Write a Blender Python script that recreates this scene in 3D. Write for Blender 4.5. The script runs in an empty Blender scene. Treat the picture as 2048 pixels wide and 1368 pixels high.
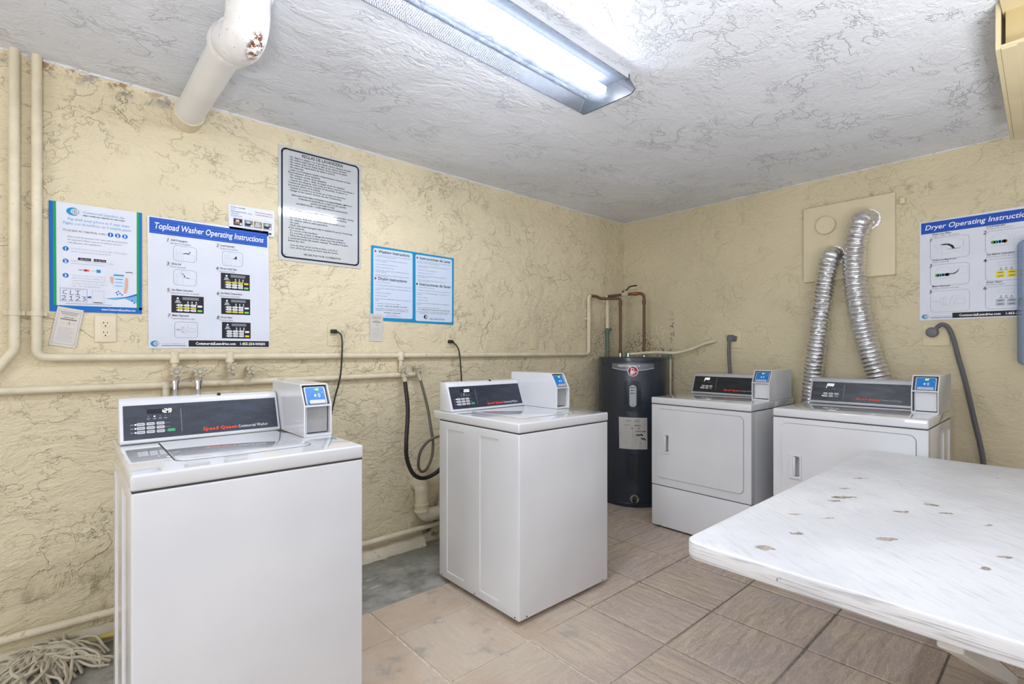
import bpy, bmesh, math, random
from mathutils import Vector, Matrix, Euler, noise
random.seed(7)
PI = math.pi
sc = bpy.context.scene
COL = sc.collection

# ------------------------------------------------------------------ camera
cam_d = bpy.data.cameras.new('camera')
cam_d.sensor_width = 36.0
cam_d.lens = 36.0 * 1000.0 / 2048.0
cam_d.shift_y = 18.0 / 2048.0
cam_d.clip_start = 0.02
cam = bpy.data.objects.new('camera', cam_d)
cam.location = (0, 0, 1.24)
cam.rotation_euler = (PI / 2, 0, math.atan2(2145 - 1024, 1000.0) - PI / 2)
COL.objects.link(cam)
sc.camera = cam

# ------------------------------------------------------------------ world, exposure
w = bpy.data.worlds.new('world')
sc.world = w
w.use_nodes = True
w.node_tree.nodes['Background'].inputs[0].default_value = (0.8, 0.88, 1.0, 1)
w.node_tree.nodes['Background'].inputs[1].default_value = 0.3
sc.view_settings.view_transform = 'Standard'
sc.view_settings.look = 'None'
sc.view_settings.gamma = 1.0
sc.view_settings.use_curve_mapping = False
sc.view_settings.exposure = 0.38
TUBE_MAIN = 106.0
# added fill lights out of view: two aimed at the ceiling, one far back
def area(name, loc, target, sx, sy, power, rgb=(1, 1, 1)):
    d = bpy.data.lights.new(name, 'AREA')
    d.shape = 'RECTANGLE'; d.size = sx; d.size_y = sy
    d.energy = power; d.color = rgb
    o = bpy.data.objects.new(name, d)
    o.location = loc
    o.rotation_euler = (Vector(target) - Vector(loc)).to_track_quat('-Z', 'Y').to_euler()
    COL.objects.link(o)
    return o
area('bounce_fill', (-0.55, -0.6, 0.93), (-0.55, -0.6, 2.43), 0.5, 0.5, 70, (0.98, 0.985, 1.0))
area('second_bounce_fill', (1.6, -0.45, 0.90), (1.6, -0.45, 2.43), 0.5, 0.5, 21.0, (0.98, 0.985, 1.0))
area('soft_fill', (-3.9, -0.4, 1.5), (3.0, 1.4, 0.9), 1.6, 1.6, 50, (0.98, 0.985, 1.0))
sc.cycles.max_bounces = 10
sc.cycles.diffuse_bounces = 6
sc.cycles.transparent_max_bounces = 12
sc.cycles.sample_clamp_indirect = 6.0

# ------------------------------------------------------------------ room dimensions
XL, XR = -4.2, 3.90        # wall_front (behind the camera) / wall_right
YB, YL = -2.3, 2.80        # wall_back / wall_left
H = 2.43

# ================================================================== materials
def srgb(r, g, b):
    def f(c):
        c /= 255.0
        return c / 12.92 if c <= 0.04045 else ((c + 0.055) / 1.055) ** 2.4
    return (f(r), f(g), f(b), 1.0)

class NT:
    def __init__(s, name):
        s.m = bpy.data.materials.new(name)
        s.m.use_nodes = True
        s.t = s.m.node_tree
        s.t.nodes.clear()
        s.out = s.t.nodes.new('ShaderNodeOutputMaterial')
    def n(s, typ, ins=None, **props):
        nd = s.t.nodes.new('ShaderNode' + typ)
        for k, v in props.items():
            setattr(nd, k, v)
        for k, v in (ins or {}).items():
            sock = nd.inputs[k]
            if isinstance(v, bpy.types.NodeSocket):
                s.t.links.new(v, sock)
            else:
                sock.default_value = v
        return nd
    def math(s, op, a, b=0.0, c=0.0):
        nd = s.t.nodes.new('ShaderNodeMath')
        nd.operation = op
        for i, v in enumerate((a, b, c)):
            if isinstance(v, bpy.types.NodeSocket):
                s.t.links.new(v, nd.inputs[i])
            else:
                nd.inputs[i].default_value = v
        return nd.outputs[0]
    def vmath(s, op, a, b=(0, 0, 0), out=0):
        nd = s.t.nodes.new('ShaderNodeVectorMath')
        nd.operation = op
        for i, v in enumerate((a, b)):
            if isinstance(v, bpy.types.NodeSocket):
                s.t.links.new(v, nd.inputs[i])
            else:
                nd.inputs[i].default_value = v
        return nd.outputs[out]
    def noise(s, vec, scale, detail=2.0, rough=0.5, dist=0.0):
        return s.n('TexNoise', {'Vector': vec, 'Scale': scale, 'Detail': detail, 'Roughness': rough, 'Distortion': dist})
    def step(s, v, a, b, lo=0.0, hi=1.0):
        nd = s.n('MapRange', {'Value': v, 'From Min': a, 'From Max': b, 'To Min': lo, 'To Max': hi}, interpolation_type='SMOOTHSTEP')
        return nd.outputs[0]
    def mix(s, f, a, b):
        nd = s.t.nodes.new('ShaderNodeMix')
        nd.data_type = 'RGBA'
        for i, v in ((0, f), (6, a), (7, b)):
            if isinstance(v, bpy.types.NodeSocket):
                s.t.links.new(v, nd.inputs[i])
            else:
                nd.inputs[i].default_value = v
        return nd.outputs[2]
    def pos(s):
        return s.n('NewGeometry').outputs['Position']
    def obj(s):
        return s.n('TexCoord').outputs['Object']
    def blob(s, vec, centre, radii):
        d = s.vmath('DIVIDE', s.vmath('SUBTRACT', vec, centre), radii)
        return s.vmath('LENGTH', d, out=1)
    def done(s, color, rough=0.5, metal=0.0, height=None, bump=0.3, dist=0.01, spec=0.5, coat=0.0, **kw):
        p = s.n('BsdfPrincipled')
        for k, v in (('Base Color', color), ('Roughness', rough), ('Metallic', metal), ('Specular IOR Level', spec), ('Coat Weight', coat)):
            if isinstance(v, bpy.types.NodeSocket):
                s.t.links.new(v, p.inputs[k])
            else:
                p.inputs[k].default_value = v
        for k, v in kw.items():
            p.inputs[k.replace('_', ' ')].default_value = v
        if height is not None:
            b = s.n('Bump', {'Height': height, 'Strength': bump, 'Distance': dist})
            s.t.links.new(b.outputs[0], p.inputs['Normal'])
        s.t.links.new(p.outputs[0], s.out.inputs[0])
        return s.m

MATS = {}
def plain(name, rgb, rough=0.5, metal=0.0, grain=0.0, gscale=60.0, **kw):
    """procedural paint / plastic / metal with a little tonal variation and fine relief"""
    if name in MATS:
        return MATS[name]
    t = NT(name)
    o = t.obj()
    c = srgb(*rgb)
    nz = t.noise(o, 4.0, 3.0)
    dark = tuple(x * 0.94 for x in c[:3]) + (1,)
    col = t.mix(t.step(nz.outputs[0], 0.35, 0.65), dark, c)
    h = t.noise(o, gscale, 3.0).outputs[0] if grain else None
    MATS[name] = t.done(col, rough, metal, h, grain, 0.002, **kw)
    return MATS[name]

def glow(name, rgb, strength):
    if name in MATS:
        return MATS[name]
    t = NT(name)
    e = t.n('Emission', {'Color': srgb(*rgb), 'Strength': strength})
    t.t.links.new(e.outputs[0], t.out.inputs[0])
    MATS[name] = t.m
    return t.m

def flat(name, rgb, rough=0.6):
    """printed ink"""
    if name in MATS:
        return MATS[name]
    t = NT(name)
    MATS[name] = t.done(srgb(*rgb), rough, spec=0.3)
    return MATS[name]

def stucco(name, base, deep, axis, stains=(), crack=1.0, relief=1.0, rough=0.75):
    t = NT(name)
    p = t.pos()
    warp = t.noise(p, 2.6, 2.0).outputs['Color']
    pw = t.vmath('ADD', p, t.vmath('SCALE', t.vmath('SUBTRACT', warp, (0.5, 0.5, 0.5)), (0, 0, 0)))
    sc_node = pw.node.inputs[1].links[0].from_node
    sc_node.inputs['Scale'].default_value = 0.22
    mask = t.noise(t.vmath('ADD', p, (3.3, 3.1, 8.7)), 2.1, 2.0).outputs[0]
    fine = t.noise(p, 75.0, 4.0, 0.6).outputs[0]
    if axis == 'Z':
        # troweled ceiling: flat skim with thin raised tool marks and small clots
        st = t.vmath('MULTIPLY', pw, (1.0, 1.5, 1.0))
        nA = t.noise(st, 5.0, 5.0, 0.62).outputs[0]
        nB = t.noise(t.vmath('ADD', st, (7.3, 2.1, 5.7)), 10.0, 4.0, 0.6).outputs[0]
        low = t.noise(st, 3.0, 2.0).outputs[0]
        rA = t.math('MULTIPLY', t.step(t.math('ABSOLUTE', t.math('SUBTRACT', nA, 0.5)), 0.0, 0.022, 1.0, 0.0), t.step(mask, 0.50, 0.64))
        rB = t.math('MULTIPLY', t.step(t.math('ABSOLUTE', t.math('SUBTRACT', nB, 0.48)), 0.0, 0.026, 1.0, 0.0), t.step(t.noise(p, 4.0, 2.0).outputs[0], 0.52, 0.62))
        mid = t.noise(st, 26.0, 3.0, 0.6).outputs[0]
        h = t.math('MULTIPLY', rA, 0.26)
        h = t.math('MULTIPLY_ADD', rB, 0.24, h)
        h = t.math('MULTIPLY_ADD', t.step(nA, 0.55, 0.60), 0.12, h)
        h = t.math('MULTIPLY_ADD', low, 0.9, h)
        h = t.math('MULTIPLY_ADD', mid, 0.28, h)
        h = t.math('MULTIPLY_ADD', fine, 0.12, h)
        cr = t.math('MULTIPLY', t.step(t.noise(p, 48.0, 2.0).outputs[0], 0.74, 0.78), 0.5 * crack)
    else:
        st = t.vmath('MULTIPLY', pw, (1.0, 1.0, 1.25))
        nA = t.noise(st, 4.2, 6.0, 0.60).outputs[0]
        nB = t.noise(t.vmath('ADD', st, (7.3, 2.1, 5.7)), 9.5, 5.0, 0.58).outputs[0]
        nC = t.noise(t.vmath('ADD', st, (1.3, 9.1, 3.7)), 5.5, 4.0, 0.6).outputs[0]
        low = t.noise(st, 3.4, 2.0).outputs[0]
        mid = t.noise(t.vmath('MULTIPLY', st, (1.0, 1.0, 1.6)), 20.0, 4.0, 0.62).outputs[0]
        mk3 = t.step(t.noise(p, 5.0, 2.0).outputs[0], 0.48, 0.60)
        plA = t.step(nA, 0.485, 0.505)
        plB = t.math('MULTIPLY', t.step(nB, 0.51, 0.53), mk3)
        veinC = t.step(t.math('ABSOLUTE', t.math('SUBTRACT', nC, 0.5)), 0.0, 0.008, 1.0, 0.0)
        mk = t.step(mask, 0.48, 0.60)
        h = t.math('MULTIPLY', t.math('MULTIPLY', plA, t.step(t.noise(p, 3.1, 2.0).outputs[0], 0.40, 0.58)), 0.30)
        h = t.math('MULTIPLY_ADD', plB, 0.26, h)
        h = t.math('MULTIPLY_ADD', t.math('MULTIPLY', veinC, t.math('MULTIPLY', mk, mk3)), -0.30, h)
        h = t.math('MULTIPLY_ADD', low, 1.5, h)
        h = t.math('MULTIPLY_ADD', mid, 0.80, h)
        h = t.math('MULTIPLY_ADD', fine, 0.16, h)
        # dirt caught in a few of the crevices
        eA = t.step(t.math('ABSOLUTE', t.math('SUBTRACT', nA, 0.484)), 0.0, 0.006, 1.0, 0.0)
        mk2 = t.step(mask, 0.53, 0.63)
        mk4 = t.step(t.noise(t.vmath('ADD', p, (5.1, 0.7, 2.9)), 4.2, 2.0).outputs[0], 0.54, 0.66)
        mk5 = t.step(t.noise(p, 7.5, 2.0).outputs[0], 0.44, 0.56)
        cr = t.math('MAXIMUM', t.math('MULTIPLY', veinC, t.math('MULTIPLY', mk2, 0.75)), t.math('MULTIPLY', eA, mk4))
        cr = t.math('MULTIPLY', t.math('MULTIPLY', cr, mk5), 0.55 * crack)
    tone = t.noise(p, 0.9, 3.0).outputs[0]
    b2 = tuple(x * 0.90 for x in base[:3]) + (1,)
    col = t.mix(t.step(tone, 0.35, 0.65), base, b2)
    col = t.mix(cr, col, deep)
    for (cen, rad, colr, amount, nsc) in stains:  # real stains, plus patches of painted-in shade
        d = t.blob(p, cen, rad)
        nz = t.noise(p, nsc, 5.0, 0.7).outputs[0]
        f = t.math('MULTIPLY', t.step(d, 0.25, 1.0, 1.0, 0.0), t.step(nz, 0.50, 0.60))
        col = t.mix(t.math('MULTIPLY', f, amount), col, colr)
    return t.done(col, rough, 0.0, h, 0.9 * relief, 0.018, spec=0.35)

WALL = srgb(223, 211, 180)
DEEP = srgb(158, 134, 88)
M = {}
M['wall_left'] = stucco('painted_stucco_left', WALL, DEEP, 'Y', stains=[
    ((3.62, 2.80, 1.33), (0.30, 0.2, 0.24), srgb(84, 58, 42), 0.85, 70),
    ((1.80, 2.80, 0.12), (0.16, 0.2, 0.16), srgb(40, 36, 30), 0.95, 16),  # darkness of the hole by the trap, put into the colour
    ((0.05, 2.80, 0.20), (0.9, 0.2, 0.12), srgb(120, 104, 74), 0.5, 9),  # brown patch paints shade onto the foot of the wall
    ((0.15, 2.80, 2.40), (0.7, 0.2, 0.05), srgb(150, 148, 150), 0.8, 10),
    ((0.05, 2.80, 2.42), (0.5, 0.2, 0.05), srgb(150, 110, 70), 0.8, 22)])
M['wall_right'] = stucco('painted_stucco_right', srgb(214, 203, 172), DEEP, 'X', stains=[
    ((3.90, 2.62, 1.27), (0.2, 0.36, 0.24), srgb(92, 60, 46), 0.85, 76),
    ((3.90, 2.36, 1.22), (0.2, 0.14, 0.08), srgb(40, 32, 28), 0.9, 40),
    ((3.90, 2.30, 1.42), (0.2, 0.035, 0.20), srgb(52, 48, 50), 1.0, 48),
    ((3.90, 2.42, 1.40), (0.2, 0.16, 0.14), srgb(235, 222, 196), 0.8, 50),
    ((3.90, 0.80, 2.24), (0.2, 0.6, 0.05), srgb(130, 118, 90), 0.5, 20)], crack=0.8, relief=0.75)
M['wall_plain'] = stucco('painted_stucco_plain', srgb(214, 214, 214), DEEP, 'X')
M['ceiling'] = stucco('white_troweled_ceiling', srgb(224, 228, 236), srgb(178, 176, 172), 'Z', crack=0.55, relief=1.0)

def m_white_enamel(name, rough, coat=0.3):
    t = NT(name)
    o = t.obj()
    n1 = t.noise(o, 2.2, 3.0).outputs[0]
    col = t.mix(t.step(n1, 0.3, 0.7), srgb(216, 218, 222), srgb(224, 226, 229))
    h = t.noise(o, 140.0, 2.0).outputs[0]
    return t.done(col, rough, 0.0, h, 0.01, 0.001, coat=coat, Coat_Roughness=0.03)
M['enamel'] = m_white_enamel('white_enamel', 0.18)
M['enamel_gloss'] = m_white_enamel('glossy_white_enamel', 0.06, 1.0)
M['dark_panel'] = None
def m_panel(name, a, b):
    t = NT(name)
    o = t.obj()
    n1 = t.noise(t.vmath('MULTIPLY', o, (4, 1, 14)), 3.0, 4.0, 0.6).outputs[0]
    n2 = t.noise(o, 300.0, 2.0).outputs[0]
    col = t.mix(t.step(n1, 0.35, 0.75), srgb(*a), srgb(*b))
    col = t.mix(t.step(n2, 0.62, 0.75, 0.0, 0.35), col, srgb(120, 128, 140))
    return t.done(col, 0.34, 0.0, n2, 0.03, 0.001)
M['panel_blue'] = m_panel('slate_control_film', (38, 44, 58), (52, 60, 76))
M['panel_black'] = m_panel('black_control_film', (20, 23, 28), (34, 38, 46))
M['panel_smear'] = m_panel('smeared_control_film', (28, 32, 40), (62, 66, 76))

def m_steel(name, rgb, rough, scale=(200, 8, 8), amt=0.15):
    t = NT(name)
    o = t.obj()
    n = t.noise(t.vmath('MULTIPLY', o, scale), 1.0, 3.0).outputs[0]
    c = srgb(*rgb)
    col = t.mix(t.step(n, 0.3, 0.7), tuple(x * 0.8 for x in c[:3]) + (1,), c)
    return t.done(col, rough, 1.0, n, amt, 0.002)
M['coin_steel'] = plain('stippled_steel_plate', (168, 168, 168), 0.5, 0.2, grain=0.25, gscale=420)
M['chrome'] = m_steel('chrome_fitting', (210, 210, 214), 0.16, (40, 40, 40), 0.05)
M['foil'] = m_steel('crinkled_aluminium_foil', (238, 238, 240), 0.30, (50, 50, 80), 0.8)
M['alu_trim'] = plain('silver_grey_console', (196, 198, 204), 0.32, 0.25)

def m_floor():
    t = NT('grout_and_cement')
    p = t.pos()
    n1 = t.noise(p, 6.0, 5.0, 0.6).outputs[0]
    n2 = t.noise(p, 34.0, 4.0, 0.6).outputs[0]
    nx = t.n('SeparateXYZ', {0: p})
    cem = t.mix(t.step(n1, 0.32, 0.68), srgb(120, 117, 108), srgb(172, 172, 166))
    cem = t.mix(t.step(t.noise(t.vmath('MULTIPLY', p, (3, 9, 3)), 1.6, 6.0, 0.7).outputs[0], 0.56, 0.68, 0, 0.8), cem, srgb(196, 197, 193))
    dk = t.math('MULTIPLY', t.step(nx.outputs[1], 2.48, 2.74), t.step(n1, 0.40, 0.6))  # brown darkening towards the wall, shade put into the cement colour
    cem = t.mix(t.math('MULTIPLY', dk, 0.7), cem, srgb(104, 94, 78))
    warm = t.step(nx.outputs[0], 1.2, 2.4)
    grout = t.mix(t.step(n2, 0.3, 0.7), t.mix(warm, srgb(196, 184, 166), srgb(112, 106, 98)), t.mix(warm, srgb(222, 212, 196), srgb(140, 132, 122)))
    iscem = t.step(nx.outputs[1], 2.215, 2.235)
    return t.done(t.mix(iscem, grout, cem), 0.8, 0.0, t.math('ADD', n2, t.math('MULTIPLY', n1, 2.0)), 0.35, 0.006)
M['floor'] = m_floor()

def m_tile():
    t = NT('slate_look_ceramic_tile')
    o = t.obj()
    info = t.n('ObjectInfo')
    rnd = info.outputs['Random']
    off = t.vmath('ADD', o, t.n('CombineXYZ', {0: t.math('MULTIPLY', rnd, 37.0), 1: t.math('MULTIPLY', rnd, 91.0), 2: 0.0}).outputs[0])
    wn = t.noise(off, 5.0, 3.0).outputs['Color']
    ow = t.vmath('ADD', off, t.vmath('MULTIPLY', t.vmath('SUBTRACT', wn, (0.5, 0.5, 0.5)), (0.05, 0.05, 0.0)))
    st = t.vmath('MULTIPLY', ow, (4.0, 44.0, 1.0))
    s1 = t.noise(st, 1.0, 4.0, 0.6).outputs[0]
    s2 = t.noise(t.vmath('MULTIPLY', ow, (5.0, 24.0, 1.0)), 1.0, 5.0, 0.62, 0.2).outputs[0]
    ridge = t.step(t.math('ABSOLUTE', t.math('SUBTRACT', s2, 0.5)), 0.0, 0.03, 1.0, 0.0)
    big = t.noise(off, 3.2, 3.0).outputs[0]
    fine = t.noise(off, 130.0, 3.0).outputs[0]
    col = t.mix(t.step(s1, 0.3, 0.7), srgb(166, 150, 135), srgb(202, 185, 164))
    col = t.mix(t.step(big, 0.35, 0.65, 0.0, 0.65), col, srgb(178, 164, 160))
    col = t.mix(t.step(fine, 0.45, 0.7, 0.0, 0.35), col, srgb(136, 120, 112))
    col = t.mix(t.math('MULTIPLY', ridge, 0.36), col, srgb(228, 214, 198))
    # paler, more worn tiles by the washers
    p = t.pos()
    px = t.n('SeparateXYZ', {0: p})
    worn = t.math('MULTIPLY', t.step(px.outputs[0], 2.3, 1.3), t.step(px.outputs[1], 0.9, 1.7))
    pale = t.mix(t.step(big, 0.4, 0.62), srgb(208, 194, 176), srgb(200, 178, 152))
    pale = t.mix(t.step(t.noise(p, 7.0, 4.0, 0.6).outputs[0], 0.56, 0.70, 0.0, 0.75), pale, srgb(150, 148, 138))
    col = t.mix(t.math('MULTIPLY', worn, 0.75), col, pale)
    h = t.math('ADD', t.math('MULTIPLY', ridge, 0.5), t.math('MULTIPLY', s1, 0.8))
    h = t.math('ADD', h, t.math('MULTIPLY', fine, 0.35))
    return t.done(col, 0.62, 0.0, h, 0.38, 0.004, spec=0.4)
M['tile'] = m_tile()

def m_table():
    t = NT('brushed_white_paint_on_wood')
    p = t.pos()
    nzz = t.math('ABSOLUTE', t.n('SeparateXYZ', {0: t.n('NewGeometry').outputs['Normal']}).outputs[2])
    top = t.step(nzz, 0.4, 0.8)
    edge_n = t.noise(t.vmath('MULTIPLY', p, (6.0, 6.0, 170.0)), 1.0, 4.0, 0.6).outputs[0]
    brt = t.noise(t.vmath('MULTIPLY', p, (9.0, 60.0, 9.0)), 1.0, 5.0, 0.6).outputs[0]
    br = t.math('MULTIPLY_ADD', top, t.math('SUBTRACT', brt, edge_n), edge_n)
    rot = t.n('VectorRotate', {'Vector': p, 'Angle': math.radians(38)}, rotation_type='Z_AXIS').outputs[0]
    br2 = t.noise(t.vmath('MULTIPLY', rot, (70.0, 10.0, 9.0)), 1.0, 4.0, 0.6).outputs[0]
    tone = t.noise(p, 3.0, 4.0, 0.6).outputs[0]
    col = t.mix(t.step(tone, 0.35, 0.65), srgb(212, 213, 216), srgb(226, 227, 229))
    br2 = t.math('MULTIPLY', br2, t.math('MULTIPLY_ADD', top, 0.7, 0.3))
    col = t.mix(t.step(br2, 0.52, 0.70, 0.0, 0.35), col, srgb(184, 186, 190))
    col = t.mix(t.math('MULTIPLY', t.math('SUBTRACT', 1.0, top), t.step(edge_n, 0.50, 0.66, 0.0, 0.8)), col, srgb(168, 168, 170))
    small = t.noise(t.vmath('MULTIPLY', rot, (60.0, 16.0, 30.0)), 1.0, 3.0, 0.5).outputs[0]
    sm = t.math('MULTIPLY', t.step(small, 0.735, 0.75), t.step(tone, 0.42, 0.5))
    col = t.mix(t.math('MULTIPLY', sm, 0.85), col, srgb(120, 112, 104))
    warp = t.vmath('MULTIPLY', t.vmath('SUBTRACT', t.noise(p, 30.0, 4.0, 0.7).outputs['Color'], (0.5, 0.5, 0.5)), (0.05, 0.05, 0.0))
    pw = t.vmath('ADD', p, warp)
    chips = None
    for (x, y, rx, ry) in ((1.985, 0.521, 0.045, 0.013), (1.915, 0.532, 0.022, 0.009), (2.112, 0.552, 0.020, 0.008), (1.325, 0.522, 0.022, 0.020),
                           (1.495, 0.506, 0.018, 0.009), (1.632, 0.325, 0.026, 0.015), (1.941, 0.353, 0.024, 0.010), (2.102, 0.305, 0.022, 0.012),
                           (2.023, 0.261, 0.020, 0.008), (1.977, 0.161, 0.018, 0.007), (1.698, 0.117, 0.020, 0.007), (1.576, 0.132, 0.014, 0.009),
                           (1.665, 0.565, 0.02, 0.004), (1.70, 0.49, 0.02, 0.004), (2.33, 0.553, 0.03, 0.005)):
        loc = t.vmath('SUBTRACT', pw, (x, y, 0.74))
        r = t.n('VectorRotate', {'Vector': loc, 'Angle': math.radians(42)}, rotation_type='Z_AXIS').outputs[0]
        d = t.vmath('LENGTH', t.vmath('DIVIDE', r, (rx, ry, 0.03)), out=1)
        c = t.step(d, 0.92, 1.05, 1.0, 0.0)
        chips = c if chips is None else t.math('MAXIMUM', chips, c)
    wood = t.mix(t.step(br, 0.35, 0.65), srgb(128, 112, 94), srgb(176, 164, 146))
    d = t.vmath('LENGTH', t.vmath('DIVIDE', t.vmath('SUBTRACT', pw, (1.955, 0.545, 0.74)), (0.022, 0.022, 0.03)), out=1)
    wood = t.mix(t.step(d, 0.6, 1.0, 0.8, 0.0), wood, srgb(110, 44, 40))
    col = t.mix(t.math('MULTIPLY', chips, 0.92), col, wood)
    h = t.math('ADD', t.math('MULTIPLY', br, 0.7), t.math('MULTIPLY', br2, 0.7))
    h = t.math('SUBTRACT', h, t.math('MULTIPLY', chips, 0.7))
    return t.done(col, 0.42, 0.0, h, 0.50, 0.005)
M['table'] = m_table()

def m_pipe_paint(name, rgb, chip_rgb, amount=0.6):
    t = NT(name)
    p = t.pos()
    n1 = t.noise(p, 9.0, 4.0, 0.6).outputs[0]
    n2 = t.noise(p, 40.0, 4.0, 0.65).outputs[0]
    c = srgb(*rgb)
    col = t.mix(t.step(n1, 0.35, 0.65), tuple(x * 0.88 for x in c[:3]) + (1,), c)
    col = t.mix(t.step(t.math('MULTIPLY', n1, n2), 0.36, 0.42, 0.0, amount), col, srgb(*chip_rgb))
    return t.done(col, 0.5, 0.0, t.math('ADD', n1, n2), 0.3, 0.004)
M['pipe_cream'] = m_pipe_paint('cream_painted_pipe', (222, 212, 186), (150, 130, 92), 0.5)
M['pipe_valve'] = m_pipe_paint('chipped_cream_painted_brass', (196, 186, 164), (58, 52, 42), 1.0)
M['copper'] = m_pipe_paint('tarnished_copper', (104, 74, 54), (150, 92, 60), 0.6)
M['copper_bright'] = plain('bright_solder_copper', (190, 110, 70), 0.35, 0.8)
M['verdigris'] = m_pipe_paint('verdigris_copper', (104, 122, 106), (70, 60, 50), 0.8)

def m_drain():
    t = NT('white_painted_iron')
    p = t.pos()
    n1 = t.noise(p, 7.0, 4.0, 0.6).outputs[0]
    n2 = t.noise(p, 60.0, 4.0, 0.7).outputs[0]
    col = t.mix(t.step(n1, 0.35, 0.65), srgb(214, 213, 211), srgb(228, 228, 228))
    col = t.mix(t.step(n2, 0.63, 0.68, 0.0, 0.55), col, srgb(128, 124, 122))
    d = t.blob(p, (0.470, 1.80, 2.245), (0.034, 0.07, 0.062))
    rust = t.math('MULTIPLY', t.step(d, 0.5, 1.15, 1.0, 0.0), t.step(n2, 0.47, 0.52))
    col = t.mix(rust, col, t.mix(t.step(n1, 0.4, 0.6), srgb(96, 52, 28), srgb(150, 92, 50)))
    return t.done(col, 0.45, 0.0, t.math('ADD', n2, n1), 0.3, 0.003)
M['drain'] = m_drain()
M['pvc'] = plain('white_painted_pvc', (224, 223, 221), 0.4, grain=0.1)
M['heater'] = plain('navy_painted_steel', (44, 52, 64), 0.27, 0.0, grain=0.04, coat=0.2)
M['heater_dark'] = plain('dark_plastic_cover', (30, 36, 46), 0.3)
M['rubber'] = plain('black_rubber', (30, 30, 32), 0.42, grain=0.1)
M['cord_grey'] = plain('grey_cord', (92, 92, 96), 0.45)
M['plug_grey'] = plain('grey_plug', (104, 106, 112), 0.5)
M['plate'] = plain('cream_outlet_plate', (222, 210, 184), 0.4)
M['plate_wall'] = plain('wall_painted_plate', (214, 203, 168), 0.6, grain=0.1)
M['slot'] = flat('dark_slot', (30, 26, 22), 0.8)
M['board'] = plain('beige_painted_board', (214, 203, 172), 0.5, grain=0.15, gscale=30)
M['box_beige'] = plain('beige_painted_plywood', (208, 194, 158), 0.5, grain=0.15, gscale=30)
M['box_shaded'] = plain('shaded_beige_plywood', (186, 168, 122), 0.6, grain=0.15, gscale=30)  # darker copy of the beige, shade of the recessed end painted in
M['mop'] = plain('grey_cotton_yarn', (196, 188, 168), 0.9, grain=0.6, gscale=200)
M['mop_handle'] = plain('yellow_mop_handle', (206, 184, 104), 0.5)
M['sheet'] = plain('white_paper', (212, 217, 229), 0.5)
M['sheet_gloss'] = plain('white_glossy_plastic_sheet', (190, 194, 197), 0.06, coat=0.8, Coat_Roughness=0.04)
M['sheet_warm'] = plain('creamy_paper', (210, 204, 194), 0.6)
M['button'] = plain('pale_grey_button', (206, 206, 208), 0.5)
M['button_green'] = plain('green_start_button', (64, 168, 118), 0.5)
M['button_teal'] = plain('dull_green_start_button', (104, 140, 126), 0.5)
M['reader'] = plain('blue_reader_face', (20, 122, 204), 0.3)
M['reader_rim'] = plain('silver_reader_rim', (186, 190, 202), 0.35, 0.2)
M['seam'] = flat('dark_seam', (70, 70, 74), 0.8)
M['digit'] = glow('white_lit_digits', (255, 255, 255), 2.2)
M['digit_yg'] = glow('yellow_green_lit_digits', (190, 255, 20), 1.6)
M['led'] = glow('white_lit_led', (255, 255, 255), 1.8)
M['foot'] = plain('black_levelling_foot', (34, 34, 36), 0.6)
M['ledge'] = m_pipe_paint('crumbling_cream_plaster', (214, 206, 182), (120, 108, 84), 0.7)

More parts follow.
